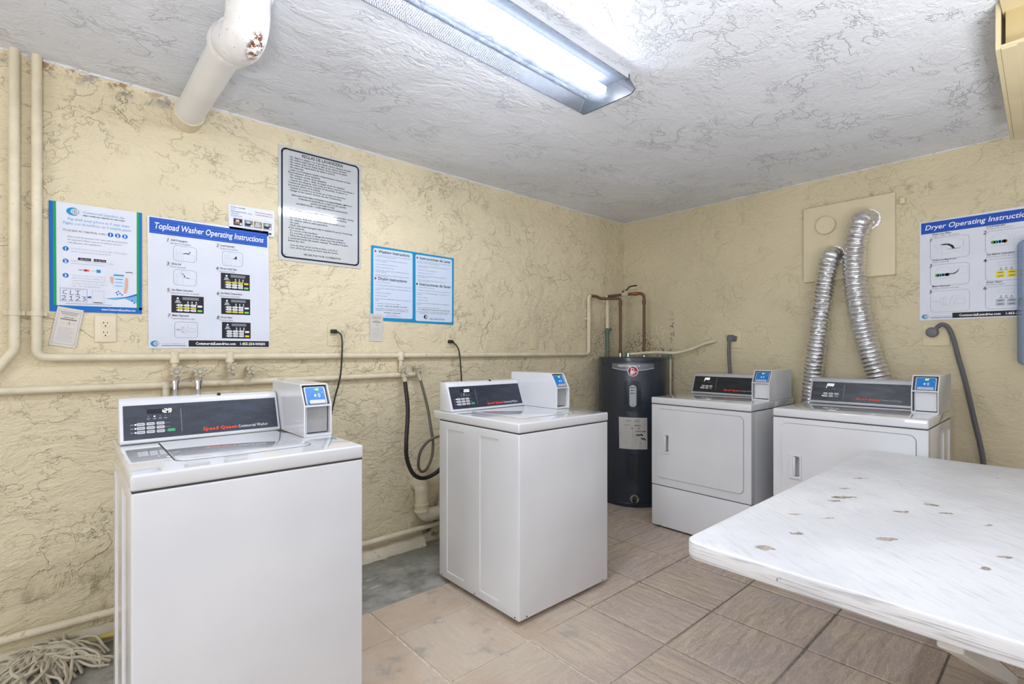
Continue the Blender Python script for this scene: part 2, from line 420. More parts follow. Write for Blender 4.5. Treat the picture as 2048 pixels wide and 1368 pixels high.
# ================================================================== mesh helpers
class MB:
    def __init__(s):
        s.bm = bmesh.new()
    def _merge(s, b, mat=None):
        if mat is not None:
            b.transform(mat)
        tmp = bpy.data.meshes.new('tmp')
        b.to_mesh(tmp)
        b.free()
        s.bm.from_mesh(tmp)
        bpy.data.meshes.remove(tmp)
        return s
    def box(s, x0, x1, y0, y1, z0, z1, bev=0.0, seg=2, mat=None):
        b = bmesh.new()
        bmesh.ops.create_cube(b, size=1.0)
        for v in b.verts:
            v.co = Vector(((x0 + x1) / 2 + v.co.x * (x1 - x0), (y0 + y1) / 2 + v.co.y * (y1 - y0), (z0 + z1) / 2 + v.co.z * (z1 - z0)))
        if bev:
            bmesh.ops.bevel(b, geom=b.edges[:], offset=bev, segments=seg, affect='EDGES', profile=0.5)
        return s._merge(b, mat)
    def prism(s, poly, axis, a0, a1, bev=0.0, seg=2, mat=None):
        """extrude a 2-D polygon along an axis; axis x: poly=(y,z); y: (x,z); z: (x,y)"""
        b = bmesh.new()
        def P(p, a):
            return {'x': (a, p[0], p[1]), 'y': (p[0], a, p[1]), 'z': (p[0], p[1], a)}[axis]
        lo = [b.verts.new(P(p, a0)) for p in poly]
        hi = [b.verts.new(P(p, a1)) for p in poly]
        n = len(poly)
        b.faces.new(lo)
        b.faces.new(hi)
        for i in range(n):
            b.faces.new((lo[i], lo[(i + 1) % n], hi[(i + 1) % n], hi[i]))
        bmesh.ops.recalc_face_normals(b, faces=b.faces[:])
        if bev:
            ed = [e for e in b.edges if len(e.link_faces) == 2 and e.calc_face_angle(0) > 0.5]
            bmesh.ops.bevel(b, geom=ed, offset=bev, segments=seg, affect='EDGES', profile=0.5)
        return s._merge(b, mat)
    def tube(s, pts, r, n=12, closed=False, caps=True, mat=None):
        """swept tube; r a number or a list per point"""
        b = bmesh.new()
        P = [Vector(p) for p in pts]
        N = len(P)
        R = r if isinstance(r, (list, tuple)) else [r] * N
        rings = []
        up = None
        for i in range(N):
            if closed:
                d = P[(i + 1) % N] - P[i - 1]
            else:
                d = P[min(i + 1, N - 1)] - P[max(i - 1, 0)]
            d.normalize()
            if up is None:
                a = Vector((0, 0, 1)) if abs(d.z) < 0.9 else Vector((1, 0, 0))
                up = (a - d * a.dot(d)).normalized()
            else:
                up = (up - d * up.dot(d)).normalized()
            side = d.cross(up)
            rings.append([b.verts.new(P[i] + (up * math.cos(2 * PI * k / n) + side * math.sin(2 * PI * k / n)) * R[i]) for k in range(n)])
        rng = range(N) if closed else range(N - 1)
        for i in rng:
            A, B = rings[i], rings[(i + 1) % N]
            for k in range(n):
                b.faces.new((A[k], A[(k + 1) % n], B[(k + 1) % n], B[k]))
        if caps and not closed:
            b.faces.new(rings[0][::-1])
            b.faces.new(rings[-1])
        bmesh.ops.recalc_face_normals(b, faces=b.faces[:])
        return s._merge(b, mat)
    def cyl(s, p0, p1, r0, r1=None, n=24, mat=None):
        return s.tube([p0, p1], [r0, r0 if r1 is None else r1], n, mat=mat)
    def rings(s, prof, n=32, mat=None, origin=(0, 0, 0), axis='z'):
        """lathe a (r, h) profile about an axis"""
        b = bmesh.new()
        O = Vector(origin)
        R = []
        for r, h in prof:
            ring = []
            for k in range(n):
                c, q = math.cos(2 * PI * k / n) * r, math.sin(2 * PI * k / n) * r
                v = {'z': (c, q, h), 'y': (c, h, q), 'x': (h, c, q)}[axis]
                ring.append(b.verts.new(O + Vector(v)))
            R.append(ring)
        for A, B in zip(R, R[1:]):
            for k in range(n):
                b.faces.new((A[k], A[(k + 1) % n], B[(k + 1) % n], B[k]))
        b.faces.new(R[0][::-1])
        b.faces.new(R[-1])
        bmesh.ops.recalc_face_normals(b, faces=b.faces[:])
        return s._merge(b, mat)
    def ball(s, c, r, n=16, mat=None):
        b = bmesh.new()
        bmesh.ops.create_uvsphere(b, u_segments=n, v_segments=max(6, n // 2), radius=1.0)
        rr = r if isinstance(r, (tuple, list)) else (r, r, r)
        for v in b.verts:
            v.co = Vector(c) + Vector((v.co.x * rr[0], v.co.y * rr[1], v.co.z * rr[2]))
        return s._merge(b, mat)
    def face(s, pts):
        vs = [s.bm.verts.new(p) for p in pts]
        return s.bm.faces.new(vs)
    def build(s, name, mat, parent=None, world=False, smooth=True, angle=35):
        bm = s.bm
        off = None
        if parent is None:
            xs = [v.co.x for v in bm.verts]; ys = [v.co.y for v in bm.verts]; zs = [v.co.z for v in bm.verts]
            off = Vector(((min(xs) + max(xs)) / 2, (min(ys) + max(ys)) / 2, min(zs)))
            bm.transform(Matrix.Translation(-off))
        elif world:
            bm.transform(WM[parent.name].inverted())
        me = bpy.data.meshes.new(name)
        bm.to_mesh(me)
        bm.free()
        me.materials.append(mat)
        if smooth:
            me.shade_smooth()
            me.set_sharp_from_angle(angle=math.radians(angle))
        o = bpy.data.objects.new(name, me)
        COL.objects.link(o)
        if parent is not None:
            o.parent = parent
            WM[o.name] = WM[parent.name]
        else:
            o.location = off
            WM[o.name] = Matrix.Translation(off)
        return o

WM = {}
def thing(name, label, cat, loc=(0, 0, 0), rz=0.0, group=None, rot=None):
    o = bpy.data.objects.new(name, None)
    o.empty_display_size = 0.1
    COL.objects.link(o)
    o.location = loc
    o.rotation_euler = rot if rot else (0, 0, rz)
    WM[o.name] = Matrix.LocRotScale(Vector(loc), Euler(o.rotation_euler), Vector((1, 1, 1)))
    return tag(o, label, cat, group)
def tag(o, label=None, cat=None, group=None, kind=None):
    if label: o['label'] = label
    if cat: o['category'] = cat
    if group: o['group'] = group
    if kind: o['kind'] = kind
    return o
def struct(mb, name, mat, parent=None, **kw):
    o = mb.build(name, mat, parent, **kw)
    o['kind'] = 'structure'
    return o

def spline(pts, per=8):
    """Catmull-Rom through the points"""
    P = [Vector(p) for p in pts]
    P = [P[0] * 2 - P[1]] + P + [P[-1] * 2 - P[-2]]
    out = []
    for i in range(1, len(P) - 2):
        a, b, c, d = P[i - 1], P[i], P[i + 1], P[i + 2]
        for k in range(per):
            t = k / per
            out.append(0.5 * ((2 * b) + (c - a) * t + (2 * a - 5 * b + 4 * c - d) * t * t + (3 * b - a - 3 * c + d) * t ** 3))
    out.append(P[-2])
    return out
def bend(pts, r, per=6):
    """polyline with rounded corners of radius r"""
    P = [Vector(p) for p in pts]
    out = [P[0]]
    for i in range(1, len(P) - 1):
        a, b, c = P[i - 1], P[i], P[i + 1]
        u, v = (a - b), (c - b)
        rr = min(r, u.length * 0.49, v.length * 0.49)
        u.normalize(); v.normalize()
        s, e = b + u * rr, b + v * rr
        for k in range(per + 1):
            t = k / per
            out.append(s * (1 - t) ** 2 + b * 2 * t * (1 - t) + e * t ** 2)
    out.append(P[-1])
    return out
def rrect(x0, x1, y0, y1, r, n=5):
    pts = []
    for cx, cy, a in ((x1 - r, y0 + r, -90), (x1 - r, y1 - r, 0), (x0 + r, y1 - r, 90), (x0 + r, y0 + r, 180)):
        for k in range(n + 1):
            t = math.radians(a + 90.0 * k / n)
            pts.append((cx + r * math.cos(t), cy + r * math.sin(t)))
    return pts

# ------------------------------------------------------------------ flat print (lettering and drawings on signs)
class Printer:
    """collects ink per colour; u to the right, v up, ink lies on the local plane y = const, facing -y.
    tf maps (u, v, lift) to local coordinates."""
    def __init__(s, tf=None):
        s.shapes = {}
        s.texts = []
        s.tf = tf or (lambda u, v, l: (u, -0.0016 - 0.0005 * l, v))
    def poly(s, key, pts, layer=1):
        s.shapes.setdefault(key, []).append((pts, layer))
    def rect(s, key, u0, u1, v0, v1, layer=1):
        s.poly(key, [(u0, v0), (u1, v0), (u1, v1), (u0, v1)], layer)
    def rr(s, key, u0, u1, v0, v1, r, layer=1):
        s.poly(key, rrect(u0, u1, v0, v1, r), layer)
    def disc(s, key, u, v, ru, rv=None, layer=1, n=20):
        rv = rv or ru
        s.poly(key, [(u + ru * math.cos(2 * PI * k / n), v + rv * math.sin(2 * PI * k / n)) for k in range(n)], layer)
    def line(s, key, pts, wd, layer=1, closed=False):
        n = len(pts)
        for i in range(n if closed else n - 1):
            a, b = Vector(pts[i]), Vector(pts[(i + 1) % n])
            d = (b - a)
            if d.length < 1e-6:
                continue
            d.normalize()
            p = Vector((-d.y, d.x)) * wd / 2
            e = d * wd * 0.3
            s.poly(key, [tuple(a - e - p), tuple(b + e - p), tuple(b + e + p), tuple(a - e + p)], layer)
    def frame(s, key, u0, u1, v0, v1, r, wd, layer=1):
        s.line(key, rrect(u0, u1, v0, v1, r), wd, layer, True)
    def ring(s, key, u, v, ru, rv, wd, layer=1, a0=0, a1=360, n=20):
        s.line(key, [(u + ru * math.cos(math.radians(a0 + (a1 - a0) * k / n)), v + rv * math.sin(math.radians(a0 + (a1 - a0) * k / n))) for k in range(n + 1)], wd, layer)
    def text(s, key, st, u, v, size, w=None, align='LEFT', shear=0.0, bold=0.0, sx=1.0, layer=2, rot=0.0):
        s.texts.append((key, st, u, v, size, w, align, shear, bold, sx, layer, rot))
    def block(s, key, lines, u, v, dv, size, sx=1.0, **kw):
        for i, l in enumerate(lines):
            if l:
                s.text(key, l, u, v - i * dv, size, sx=sx, **kw)
    def flush(s, parent, names, mats):
        acc = {}
        for key, lst in s.shapes.items():
            mb = acc.setdefault(key, MB())
            for pts, layer in lst:
                mb.face([s.tf(p[0], p[1], layer) for p in pts])
        made = []
        for it in s.texts:
            key, st, u, v, size, w_, align, shear, bold, sx, layer, rot = it
            cu = bpy.data.curves.new('t', 'FONT')
            cu.body = st
            cu.size = size
            cu.shear = shear
            cu.offset = bold * size
            cu.resolution_u = 1 if size < 0.02 else 3
            cu.align_x = align
            ob = bpy.data.objects.new('t', cu)
            COL.objects.link(ob)
            made.append((ob, it))
        if made:
            dg = bpy.context.evaluated_depsgraph_get()
            dg.update()
            for ob, it in made:
                key, st, u, v, size, w_, align, shear, bold, sx, layer, rot = it
                me = bpy.data.meshes.new_from_object(ob.evaluated_get(dg))
                if len(me.vertices):
                    xs = [q.co.x for q in me.vertices]
                    k = sx
                    if w_:
                        k = w_ / max(1e-6, max(xs) - min(xs))
                    x_off = -min(xs) * k if (w_ and align == 'LEFT') else 0.0
                    cr, sr = math.cos(rot), math.sin(rot)
                    for q in me.vertices:
                        a, b = q.co.x * k + x_off, q.co.y
                        q.co = s.tf(u + a * cr - b * sr, v + a * sr + b * cr, layer)
                    acc.setdefault(key, MB()).bm.from_mesh(me)
                bpy.data.meshes.remove(me)
            for ob, it in made:
                cu = ob.data
                bpy.data.objects.remove(ob)
                bpy.data.curves.remove(cu)
        for key, mb in acc.items():
            mb.build(names[key], mats[key], parent, smooth=False)['kind'] = 'stuff'
INK = {
    'black': flat('black_ink', (34, 34, 40)), 'grey': flat('grey_ink', (120, 124, 134)), 'lgrey': flat('pale_grey_ink', (176, 182, 194)),
    'blue': flat('royal_blue_ink', (30, 78, 176)), 'blue2': flat('light_royal_ink', (62, 112, 200)), 'cyan': flat('cyan_ink', (22, 138, 188)), 'teal': flat('pale_blue_ink', (110, 168, 214)),
    'midblue': flat('mid_blue_ink', (20, 104, 184)), 'green': flat('green_ink', (22, 152, 84)), 'white': flat('white_ink', (236, 238, 244)),
    'yellow': flat('yellow_ink', (226, 208, 40)), 'lime': flat('lime_ink', (120, 214, 100)), 'red': flat('dark_red_ink', (160, 36, 48)), 'orange': flat('red_orange_ink', (244, 84, 52)),
    'skin': flat('skin_tone_ink', (214, 166, 146)), 'navy': flat('navy_pen_ink', (40, 46, 110)), 'brown': flat('brown_ink', (150, 96, 60)), 'cgreen': flat('cloth_green_ink', (70, 150, 70)),
    'maroon': flat('maroon_ink', (170, 30, 50)), 'silver': flat('silver_ink', (150, 154, 160)), 'olive': flat('olive_ink', (150, 140, 90)), 'pale': flat('pale_sheet_ink', (200, 212, 230)), 'orangeY': flat('amber_ink', (232, 160, 60)),
}
def pnames(**kw):
    d = {k: k2 for k, k2 in (('black', 'black_print'), ('grey', 'grey_print'), ('lgrey', 'pale_grey_print'), ('blue', 'blue_band'), ('blue2', 'band_stripes'), ('cyan', 'cyan_border'),
         ('teal', 'pale_blue_print'), ('midblue', 'blue_border'), ('green', 'green_stripe'), ('white', 'white_print'), ('yellow', 'yellow_print'), ('lime', 'green_print'), ('red', 'red_print'),
         ('orange', 'orange_lettering'), ('skin', 'hand_drawing'), ('navy', 'handwriting'), ('brown', 'brown_print'), ('cgreen', 'green_cloth_drawing'), ('maroon', 'maroon_print'), ('silver', 'silver_print'),
         ('olive', 'olive_print'), ('pale', 'pale_panel'), ('orangeY', 'amber_print'))}
    d.update(kw)
    return d

# ================================================================== the setting
mb = MB(); mb.box(XL, XR, YB, YL, -0.12, -0.006)
mb.box(XL, 2.295, 2.225, YL, -0.006, -0.0015); mb.box(2.295, XR, 2.775, YL, -0.006, -0.0015)
floor = struct(mb, 'floor', M['floor'], smooth=False)
struct(MB().box(XL - 0.1, XR + 0.1, YB - 0.1, YL + 0.1, H, H + 0.1), 'ceiling', M['ceiling'], smooth=False)
struct(MB().box(XL - 0.1, XR + 0.1, YL, YL + 0.1, -0.12, H), 'wall_left', M['wall_left'], smooth=False)
struct(MB().box(XR, XR + 0.1, YB - 0.1, YL, -0.12, H), 'wall_right', M['wall_right'], smooth=False)
struct(MB().box(XL - 0.1, XR, YB - 0.1, YB, -0.12, H), 'wall_back', M['wall_plain'], smooth=False)
struct(MB().box(XL - 0.1, XL, YB, YL, -0.12, H), 'wall_front', M['wall_plain'], smooth=False)

# floor tiles: every tile an object, mesh data shared, four grain directions
def tile_mesh(name, lx, ly):
    m = MB()
    m.prism(rrect(-lx / 2, lx / 2, -ly / 2, ly / 2, 0.004, 1), 'z', -0.008, 0.0)
    bm = m.bm
    top = [e for e in bm.edges if all(abs(v.co.z) < 1e-5 for v in e.verts) and len(e.link_faces) == 2 and e.calc_face_angle(0) > 0.5]
    bmesh.ops.bevel(bm, geom=top, offset=0.003, segments=1, affect='EDGES')
    me = bpy.data.meshes.new(name)
    bm.to_mesh(me); bm.free()
    me.materials.append(M['tile'])
    return me
TX0, TY0, TPX, TPY, GAP = 1.072, 1.957, 0.4095, 0.4055, 0.010
tm_full = tile_mesh('floor_tile', TPX - GAP, TPY - GAP)
cut_h = 2.222 - (TY0 + GAP / 2)
tm_cut = tile_mesh('floor_tile_cut', TPX - GAP, cut_h)
tm_deep = tile_mesh('floor_tile', TPX - GAP, TPY - GAP)
rng = random.Random(3)
for i in range(-14, 7):
    x = TX0 + (i + 0.5) * TPX
    if x + TPX / 2 > XR + 0.12 or x - TPX / 2 < XL - 0.1:
        continue
    for j in range(-10, 2 if i >= 3 else 1):
        if j == 1 and TY0 + 1.5 * TPY > YL: continue
        y = TY0 + (j + 0.5) * TPY
        last = (j == 0 and i < 3)
        me = tm_full
        if last:
            me = tm_cut
            y = TY0 + GAP / 2 + cut_h / 2
        o = bpy.data.objects.new('floor_tile', me)
        COL.objects.link(o)
        o.parent = floor
        o.matrix_parent_inverse = Matrix.Identity(4)
        o.location = Vector((x + rng.uniform(-.001, .001), y, rng.uniform(-0.0008, 0.0008))) - floor.location
        # grain runs mostly away to the right, some tiles are laid a quarter turn round
        k = 0 if rng.random() < 0.55 else 1
        if last:
            k = 0
        o.rotation_euler = (0, 0, k * PI / 2 + (PI if rng.random() < 0.5 else 0))

# crumbling plaster kerb along the foot of the left wall
def rough_bar(x0, x1, yz, amp, step=0.02, seed=0.0, taper=True):
    b = MB()
    n = max(2, int((x1 - x0) / step))
    R = []
    for i in range(n + 1):
        x = x0 + (x1 - x0) * i / n
        ring = []
        for k, (y, z) in enumerate(yz):
            d = noise.noise_vector(Vector((x * 7 + seed, k * 3.1, seed))) + 0.6 * noise.noise_vector(Vector((x * 26 + seed, k * 5.3, 2.0)))
            fix = (abs(y - yz[0][0]) < 1e-6)
            ring.append(b.bm.verts.new((x, y + (0 if fix else d.y * amp), max(-0.005, z + (d.z * amp if z > 0.001 else 0)))))
        R.append(ring)
    for A, B in zip(R, R[1:]):
        for k in range(len(yz) - 1):
            b.bm.faces.new((A[k], B[k], B[k + 1], A[k + 1]))
    b.bm.faces.new(R[0]); b.bm.faces.new(R[-1][::-1])
    bmesh.ops.recalc_face_normals(b.bm, faces=b.bm.faces[:])
    return b
struct(rough_bar(XL, 1.715, [(2.805, -0.005), (2.805, 0.060), (2.785, 0.062), (2.768, 0.054), (2.762, 0.040), (2.750, 0.030), (2.744, 0.012), (2.738, -0.005)], 0.013), 'baseboard_left', M['ledge'], angle=60)
# ragged plaster beads where the walls meet the ceiling
struct(rough_bar(XL, XR, [(2.805, 2.432), (2.805, 2.424), (2.798, 2.424), (2.794, 2.428), (2.790, 2.432)], 0.0040, 0.03, 5.0), 'trim_1', M['ceiling'], angle=60)
tb = rough_bar(-YL, -YB, [(3.905, 2.432), (3.905, 2.426), (3.898, 2.426), (3.894, 2.429), (3.892, 2.432)], 0.003, 0.03, 9.0)
tb.bm.transform(Matrix(((0, 1, 0, 0), (-1, 0, 0, 0), (0, 0, 1, 0), (0, 0, 0, 1))))
bmesh.ops.recalc_face_normals(tb.bm, faces=tb.bm.faces[:])
struct(tb, 'trim_2', M['ceiling'], angle=60)

# ================================================================== ceiling light
LENS_T = 0.021
def m_lens():
    t = NT('prismatic_acrylic_lens')
    o = t.obj()
    s = t.vmath('MULTIPLY', o, (2 * PI / 0.0085, 2 * PI / 0.0085, 0))
    x = t.n('SeparateXYZ', {0: s})
    pr = t.math('MULTIPLY', t.math('SINE', x.outputs[0]), t.math('SINE', x.outputs[1]))
    dirt = t.step(t.noise(o, 26.0, 4.0, 0.6).outputs[0], 0.62, 0.72, 0.0, 0.3)
    bump = t.n('Bump', {'Height': pr, 'Strength': 0.5, 'Distance': 0.002})
    tr = t.n('BsdfTranslucent', {'Color': t.mix(dirt, (0.80, 0.89, 1.0, 1), (0.6, 0.58, 0.5, 1)), 'Normal': bump.outputs[0]})
    nz = t.math('ABSOLUTE', t.n('SeparateXYZ', {0: t.n('TexCoord').outputs['Normal']}).outputs[2])
    side = t.step(nz, 0.55, 0.9)
    tp = t.n('BsdfTransparent', {'Color': t.mix(side, (0.34, 0.36, 0.39, 1), (0.93, 0.96, 1.0, 1))})
    gl = t.n('BsdfGlossy', {'Color': (0.8, 0.85, 0.95, 1), 'Roughness': 0.25, 'Normal': bump.outputs[0]})
    f = t.step(pr, -0.6, 0.6, LENS_T * 0.8, LENS_T * 1.2)
    m1 = t.n('MixShader', {0: f, 1: tp.outputs[0], 2: tr.outputs[0]})
    m2 = t.n('MixShader', {0: 0.05, 1: m1.outputs[0], 2: gl.outputs[0]})
    t.t.links.new(m2.outputs[0], t.out.inputs[0])
    return t.m
M['lens'] = m_lens()
M['pan'] = plain('glare_damping_pan', (50, 54, 62), 1.0, spec=0.0)  # kept dark to hold down the brightness behind the lens
M['endcap'] = plain('clear_grey_end_cap', (40, 44, 50), 0.5)
M['endcap_white'] = plain('white_fixture_housing', (214, 218, 224), 0.4)
def fixture(loc, rz, label, lit_rgb, strength):
    t = thing('fluorescent_light', label, 'ceiling light', loc, rz)
    L = 0.61
    # pan against the ceiling (local z = 0 is the ceiling)
    m = MB(); m.prism([(-.118, 0.0), (-.118, -.026), (-.112, -.026), (-.108, -.012), (.108, -.012), (.112, -.026), (.118, -.026), (.118, 0.0)], 'x', -L, L)
    m.build('housing', M['endcap_white'], t)
    MB().prism([(-.1182, -.0258), (-.1182, -.0272), (-.1068, -.0272), (-.1068, -.0128), (.1068, -.0128), (.1068, -.0272), (.1182, -.0272), (.1182, -.0258), (.1074, -.0258), (.1074, -.0122), (-.1074, -.0122), (-.1074, -.0258)], 'x', -L + .004, L - .004).build('dark_liner', M['pan'], t)  # dark lining added to damp the glare inside the fixture
    # open wrap lens: side, rounded edge, bottom, rounded edge, side
    prof = [(-.119, -.022), (-.147, -.074)] + [(-.147 + .012 * math.sin(a), -.078 - .012 * (1 - math.cos(a))) for a in (0.3, 0.8, 1.3)] + [(-.120, -.091), (-.06, -.0915), (0, -.092), (.06, -.0915), (.120, -.091)]
    prof += [(.147 - .012 * math.sin(a), -.078 - .012 * (1 - math.cos(a))) for a in (1.3, 0.8, 0.3)] + [(.147, -.074), (.119, -.022)]
    m = MB()
    A = [m.bm.verts.new((-L + .004, p[0], p[1])) for p in prof]
    B = [m.bm.verts.new((L - .004, p[0], p[1])) for p in prof]
    for k in range(len(prof) - 1):
        m.bm.faces.new((A[k], A[k + 1], B[k + 1], B[k]))
    m.build('lens', M['lens'], t)
    cap = [(-.1195, -.001)] + [(y * 1.012, z * 1.012 if z < -.05 else z) for y, z in prof] + [(.1195, -.001)]
    for x0, x1 in ((-L - .003, -L + .003), (L - .003, L + .003)):
        MB().prism(cap, 'x', x0, x1, 0.001, 1).build('end_cap', M['endcap'], t)
    for y, mat in ((-.030, None),):
        m = MB(); m.cyl((-L + .065, y, -.060), (L - .065, y, -.060), .0165, n=16)
        m.build('tube', glow('lit_fluorescent_tube', lit_rgb, strength) if mat is None else plain('unlit_fluorescent_tube', (214, 216, 220), 0.4), t)
    return t
fixture((1.19, 1.368, H), math.radians(1.6), 'long prismatic fluorescent light on the ceiling above the washers', (244, 247, 255), TUBE_MAIN)

# ================================================================== coin laundry machines (local frame: x to the right, y into the machine, z up)
def slope_tf(x0, ya, za, yb, zb, lift=0.0012):
    """(u,v) on the sloping console face: v runs up the slope from (ya,za) to (yb,zb)"""
    d = Vector((0, yb - ya, zb - za)); ln = d.length; d.normalize()
    nrm = Vector((0, -d.z, d.y))
    def tf(u, v, l):
        p = Vector((x0 + u, ya, za)) + d * v + nrm * (lift + 0.0004 * l)
        return tuple(p)
    return tf, ln
def slab_on(tf, u0, u1, v0, v1, thick=0.0, r=0.0, l0=0.0):
    """thin raised pad on a tf surface"""
    m = MB()
    pts = rrect(u0, u1, v0, v1, r, 3) if r else [(u0, v0), (u1, v0), (u1, v1), (u0, v1)]
    lo = [m.bm.verts.new(tf(p[0], p[1], l0)) for p in pts]
    hi = [m.bm.verts.new(tf(p[0], p[1], l0 + thick / 0.0004)) for p in pts]
    n = len(pts)
    m.bm.faces.new(hi)
    for i in range(n):
        m.bm.faces.new((lo[i], lo[(i + 1) % n], hi[(i + 1) % n], hi[i]))
    bmesh.ops.recalc_face_normals(m.bm, faces=m.bm.faces[:])
    return m
SEG = {'0': 'abcdef', '1': 'bc', '2': 'abged', '3': 'abgcd', '4': 'fgbc', '5': 'afgcd', '6': 'afgedc', '7': 'abc', '8': 'abcdefg', '9': 'abcdfg'}
def seven_seg(tf, s, u, v, wd, ht, th, layer=3):
    m = MB()
    def seg(a, b):
        a = Vector(a); b = Vector(b); d = (b - a).normalized(); p = Vector((-d.y, d.x)) * th / 2
        sh = 0.12
        q = [a + d * th * .1 - p, b - d * th * .1 - p, b - d * th * .1 + p, a + d * th * .1 + p]
        m.face([tf(u + x.x + x.y * sh, v + x.y, layer) for x in q])
    x = 0
    for ch in s:
        if ch == ':':
            for yy in (ht * .3, ht * .7):
                q = [(x - th, yy - th * .6), (x, yy - th * .6), (x, yy + th * .6), (x - th, yy + th * .6)]
                m.face([tf(u + a + b * .12, v + b, layer) for a, b in q])
            x += th
            continue
        P = {'a': ((x, ht), (x + wd, ht)), 'b': ((x + wd, ht), (x + wd, ht / 2)), 'c': ((x + wd, ht / 2), (x + wd, 0)), 'd': ((x, 0), (x + wd, 0)), 'e': ((x, ht / 2), (x, 0)), 'f': ((x, ht), (x, ht / 2)), 'g': ((x, ht / 2), (x + wd, ht / 2))}
        for k in SEG[ch]:
            seg(*P[k])
        x += wd + th * 1.7
    return m

def recess_side(bm, sign, x, rects, depth=0.005, lip=0.004):
    """press shallow panels into the side face at x (facing sign)"""
    ys = sorted({v for r in rects for v in r[:2]}); zs = sorted({v for r in rects for v in r[2:]})
    for val, no in [(y, (0, 1, 0)) for y in ys] + [(z, (0, 0, 1)) for z in zs]:
        fs = [f for f in bm.faces if abs(f.normal.x * sign - 1) < 1e-3 and all(abs(v.co.x - x) < 1e-4 for v in f.verts)]
        geom = fs + list({e for f in fs for e in f.edges}) + list({v for f in fs for v in f.verts})
        co = (x, val, 0) if no[1] else (x, 0, val)
        bmesh.ops.bisect_plane(bm, geom=geom, plane_co=co, plane_no=no, dist=1e-5)
    bm.normal_update()
    for (y0, y1, z0, z1) in rects:
        fs = []
        for f in bm.faces:
            if abs(f.normal.x * sign - 1) < 1e-3 and all(abs(v.co.x - x) < 1e-4 for v in f.verts):
                c = f.calc_center_median()
                if y0 < c.y < y1 and z0 < c.z < z1:
                    fs.append(f)
        bmesh.ops.inset_region(bm, faces=fs, thickness=lip, depth=-depth)

def ring_plate(mb, outer, inner, y0, y1):
    """plate with a window: outer and inner loops of equal length in (x, z), front at y0, back at y1"""
    bm = mb.bm
    n = len(outer)
    L = [[bm.verts.new((p[0], y, p[1])) for p in lp] for lp in (outer, inner) for y in (y0, y1)]
    of, ob, jf, jb = L
    # outer front edge eased
    for i in range(n):
        j = (i + 1) % n
        bm.faces.new((of[i], of[j], jf[j], jf[i]))
        bm.faces.new((of[i], ob[i], ob[j], of[j]))
        bm.faces.new((jf[i], jf[j], jb[j], jb[i]))
    bmesh.ops.recalc_face_normals(bm, faces=bm.faces[:])
    fe = [e for e in bm.edges if all(abs(v.co.y - y0) < 1e-6 for v in e.verts) and len(e.link_faces) == 2 and e.calc_face_angle(0) > 0.5]
    bmesh.ops.bevel(bm, geom=fe, offset=.002, segments=2, affect='EDGES')

def pay_box(root, x0, x1, yf, digits, plate='coin_steel'):
    """coin box: side plates framing a card reader above and an open pocket below"""
    zb, zm, zt, yback = 0.9145, 1.031, 1.113, 0.66
    prof = [(yf, zb), (yf, zm), (yf + .046, zt), (yback, zt), (yback, zb)]
    m = MB()
    th = 0.005
    m.prism(prof, 'x', x0, x0 + th, .0012, 1)
    m.prism(prof, 'x', x1 - th, x1, .0012, 1)
    m.box(x0 + th, x1 - th, yf + .044, yback, zt - th, zt)                      # lid
    m.box(x0 + th, x1 - th, yback - th, yback, zb, zt - th)                     # back
    m.box(x0 + th, x1 - th, yf + .10, yf + .105, zb, zt - th)                   # inner wall
    m.box(x0 + th, x1 - th, yf + .0005, yf + .10, zm - .003, zm + .004)         # shelf strip
    m.box(x0 + th, x1 - th, yf + .001, yf + .06, zb, zb + .010)                 # bottom lip
    m.box(x0 + .012, x0 + .016, yf + .018, yf + .10, zb + .01, zm - .003)       # pocket liner
    box = m.build('payment_box', M['enamel'], root)
    # stippled plate in the pocket
    MB().box(x0 + .016, x1 - .010, yf + .022, yf + .027, zb + .014, zm - .006, .001, 1).build('coin_plate', M[plate], box)
    # reader leaning back in the upper opening
    tf, ln = slope_tf(x0 + th, yf + .006, zm + .005, yf + .048, zt - .004, -0.004)
    wd = x1 - x0 - 2 * th
    slab_on(tf, .001, wd - .001, .0, ln - .002, .001, 0, -12).build('reader_bezel', M['seam'], box)
    slab_on(tf, .008, wd - .007, .003, ln - .006, .0025, .006, -9).build('reader_rim', M['reader_rim'], box)
    slab_on(tf, .013, wd - .012, .004, ln - .010, .0035, .003, -9).build('card_reader', M['reader'], box)
    m = slab_on(tf, .019, wd - .016, .004, .019, .009, .005, -9)
    m.build('card_tray', M['reader_rim'], box)
    U0 = .013
    seven_seg(tf, digits, U0 + .034, ln - .023, .0055, .0085, .002, 1).build('lit_digits', M['digit_yg'], box)
    p = Printer(tf)
    for k, r in enumerate((.005, .0085, .012)):
        p.ring('white', U0 + .040, ln * .47, r, r, .0016, 1, -50, 50, 8)
    p.rect('white', U0 + .030, U0 + .037, ln * .41, ln * .53, 1)
    p.disc('white', wd - .020, ln * .62, .0014, layer=1, n=8)
    p.flush(box, pnames(white='contactless_symbol'), INK)
    return box

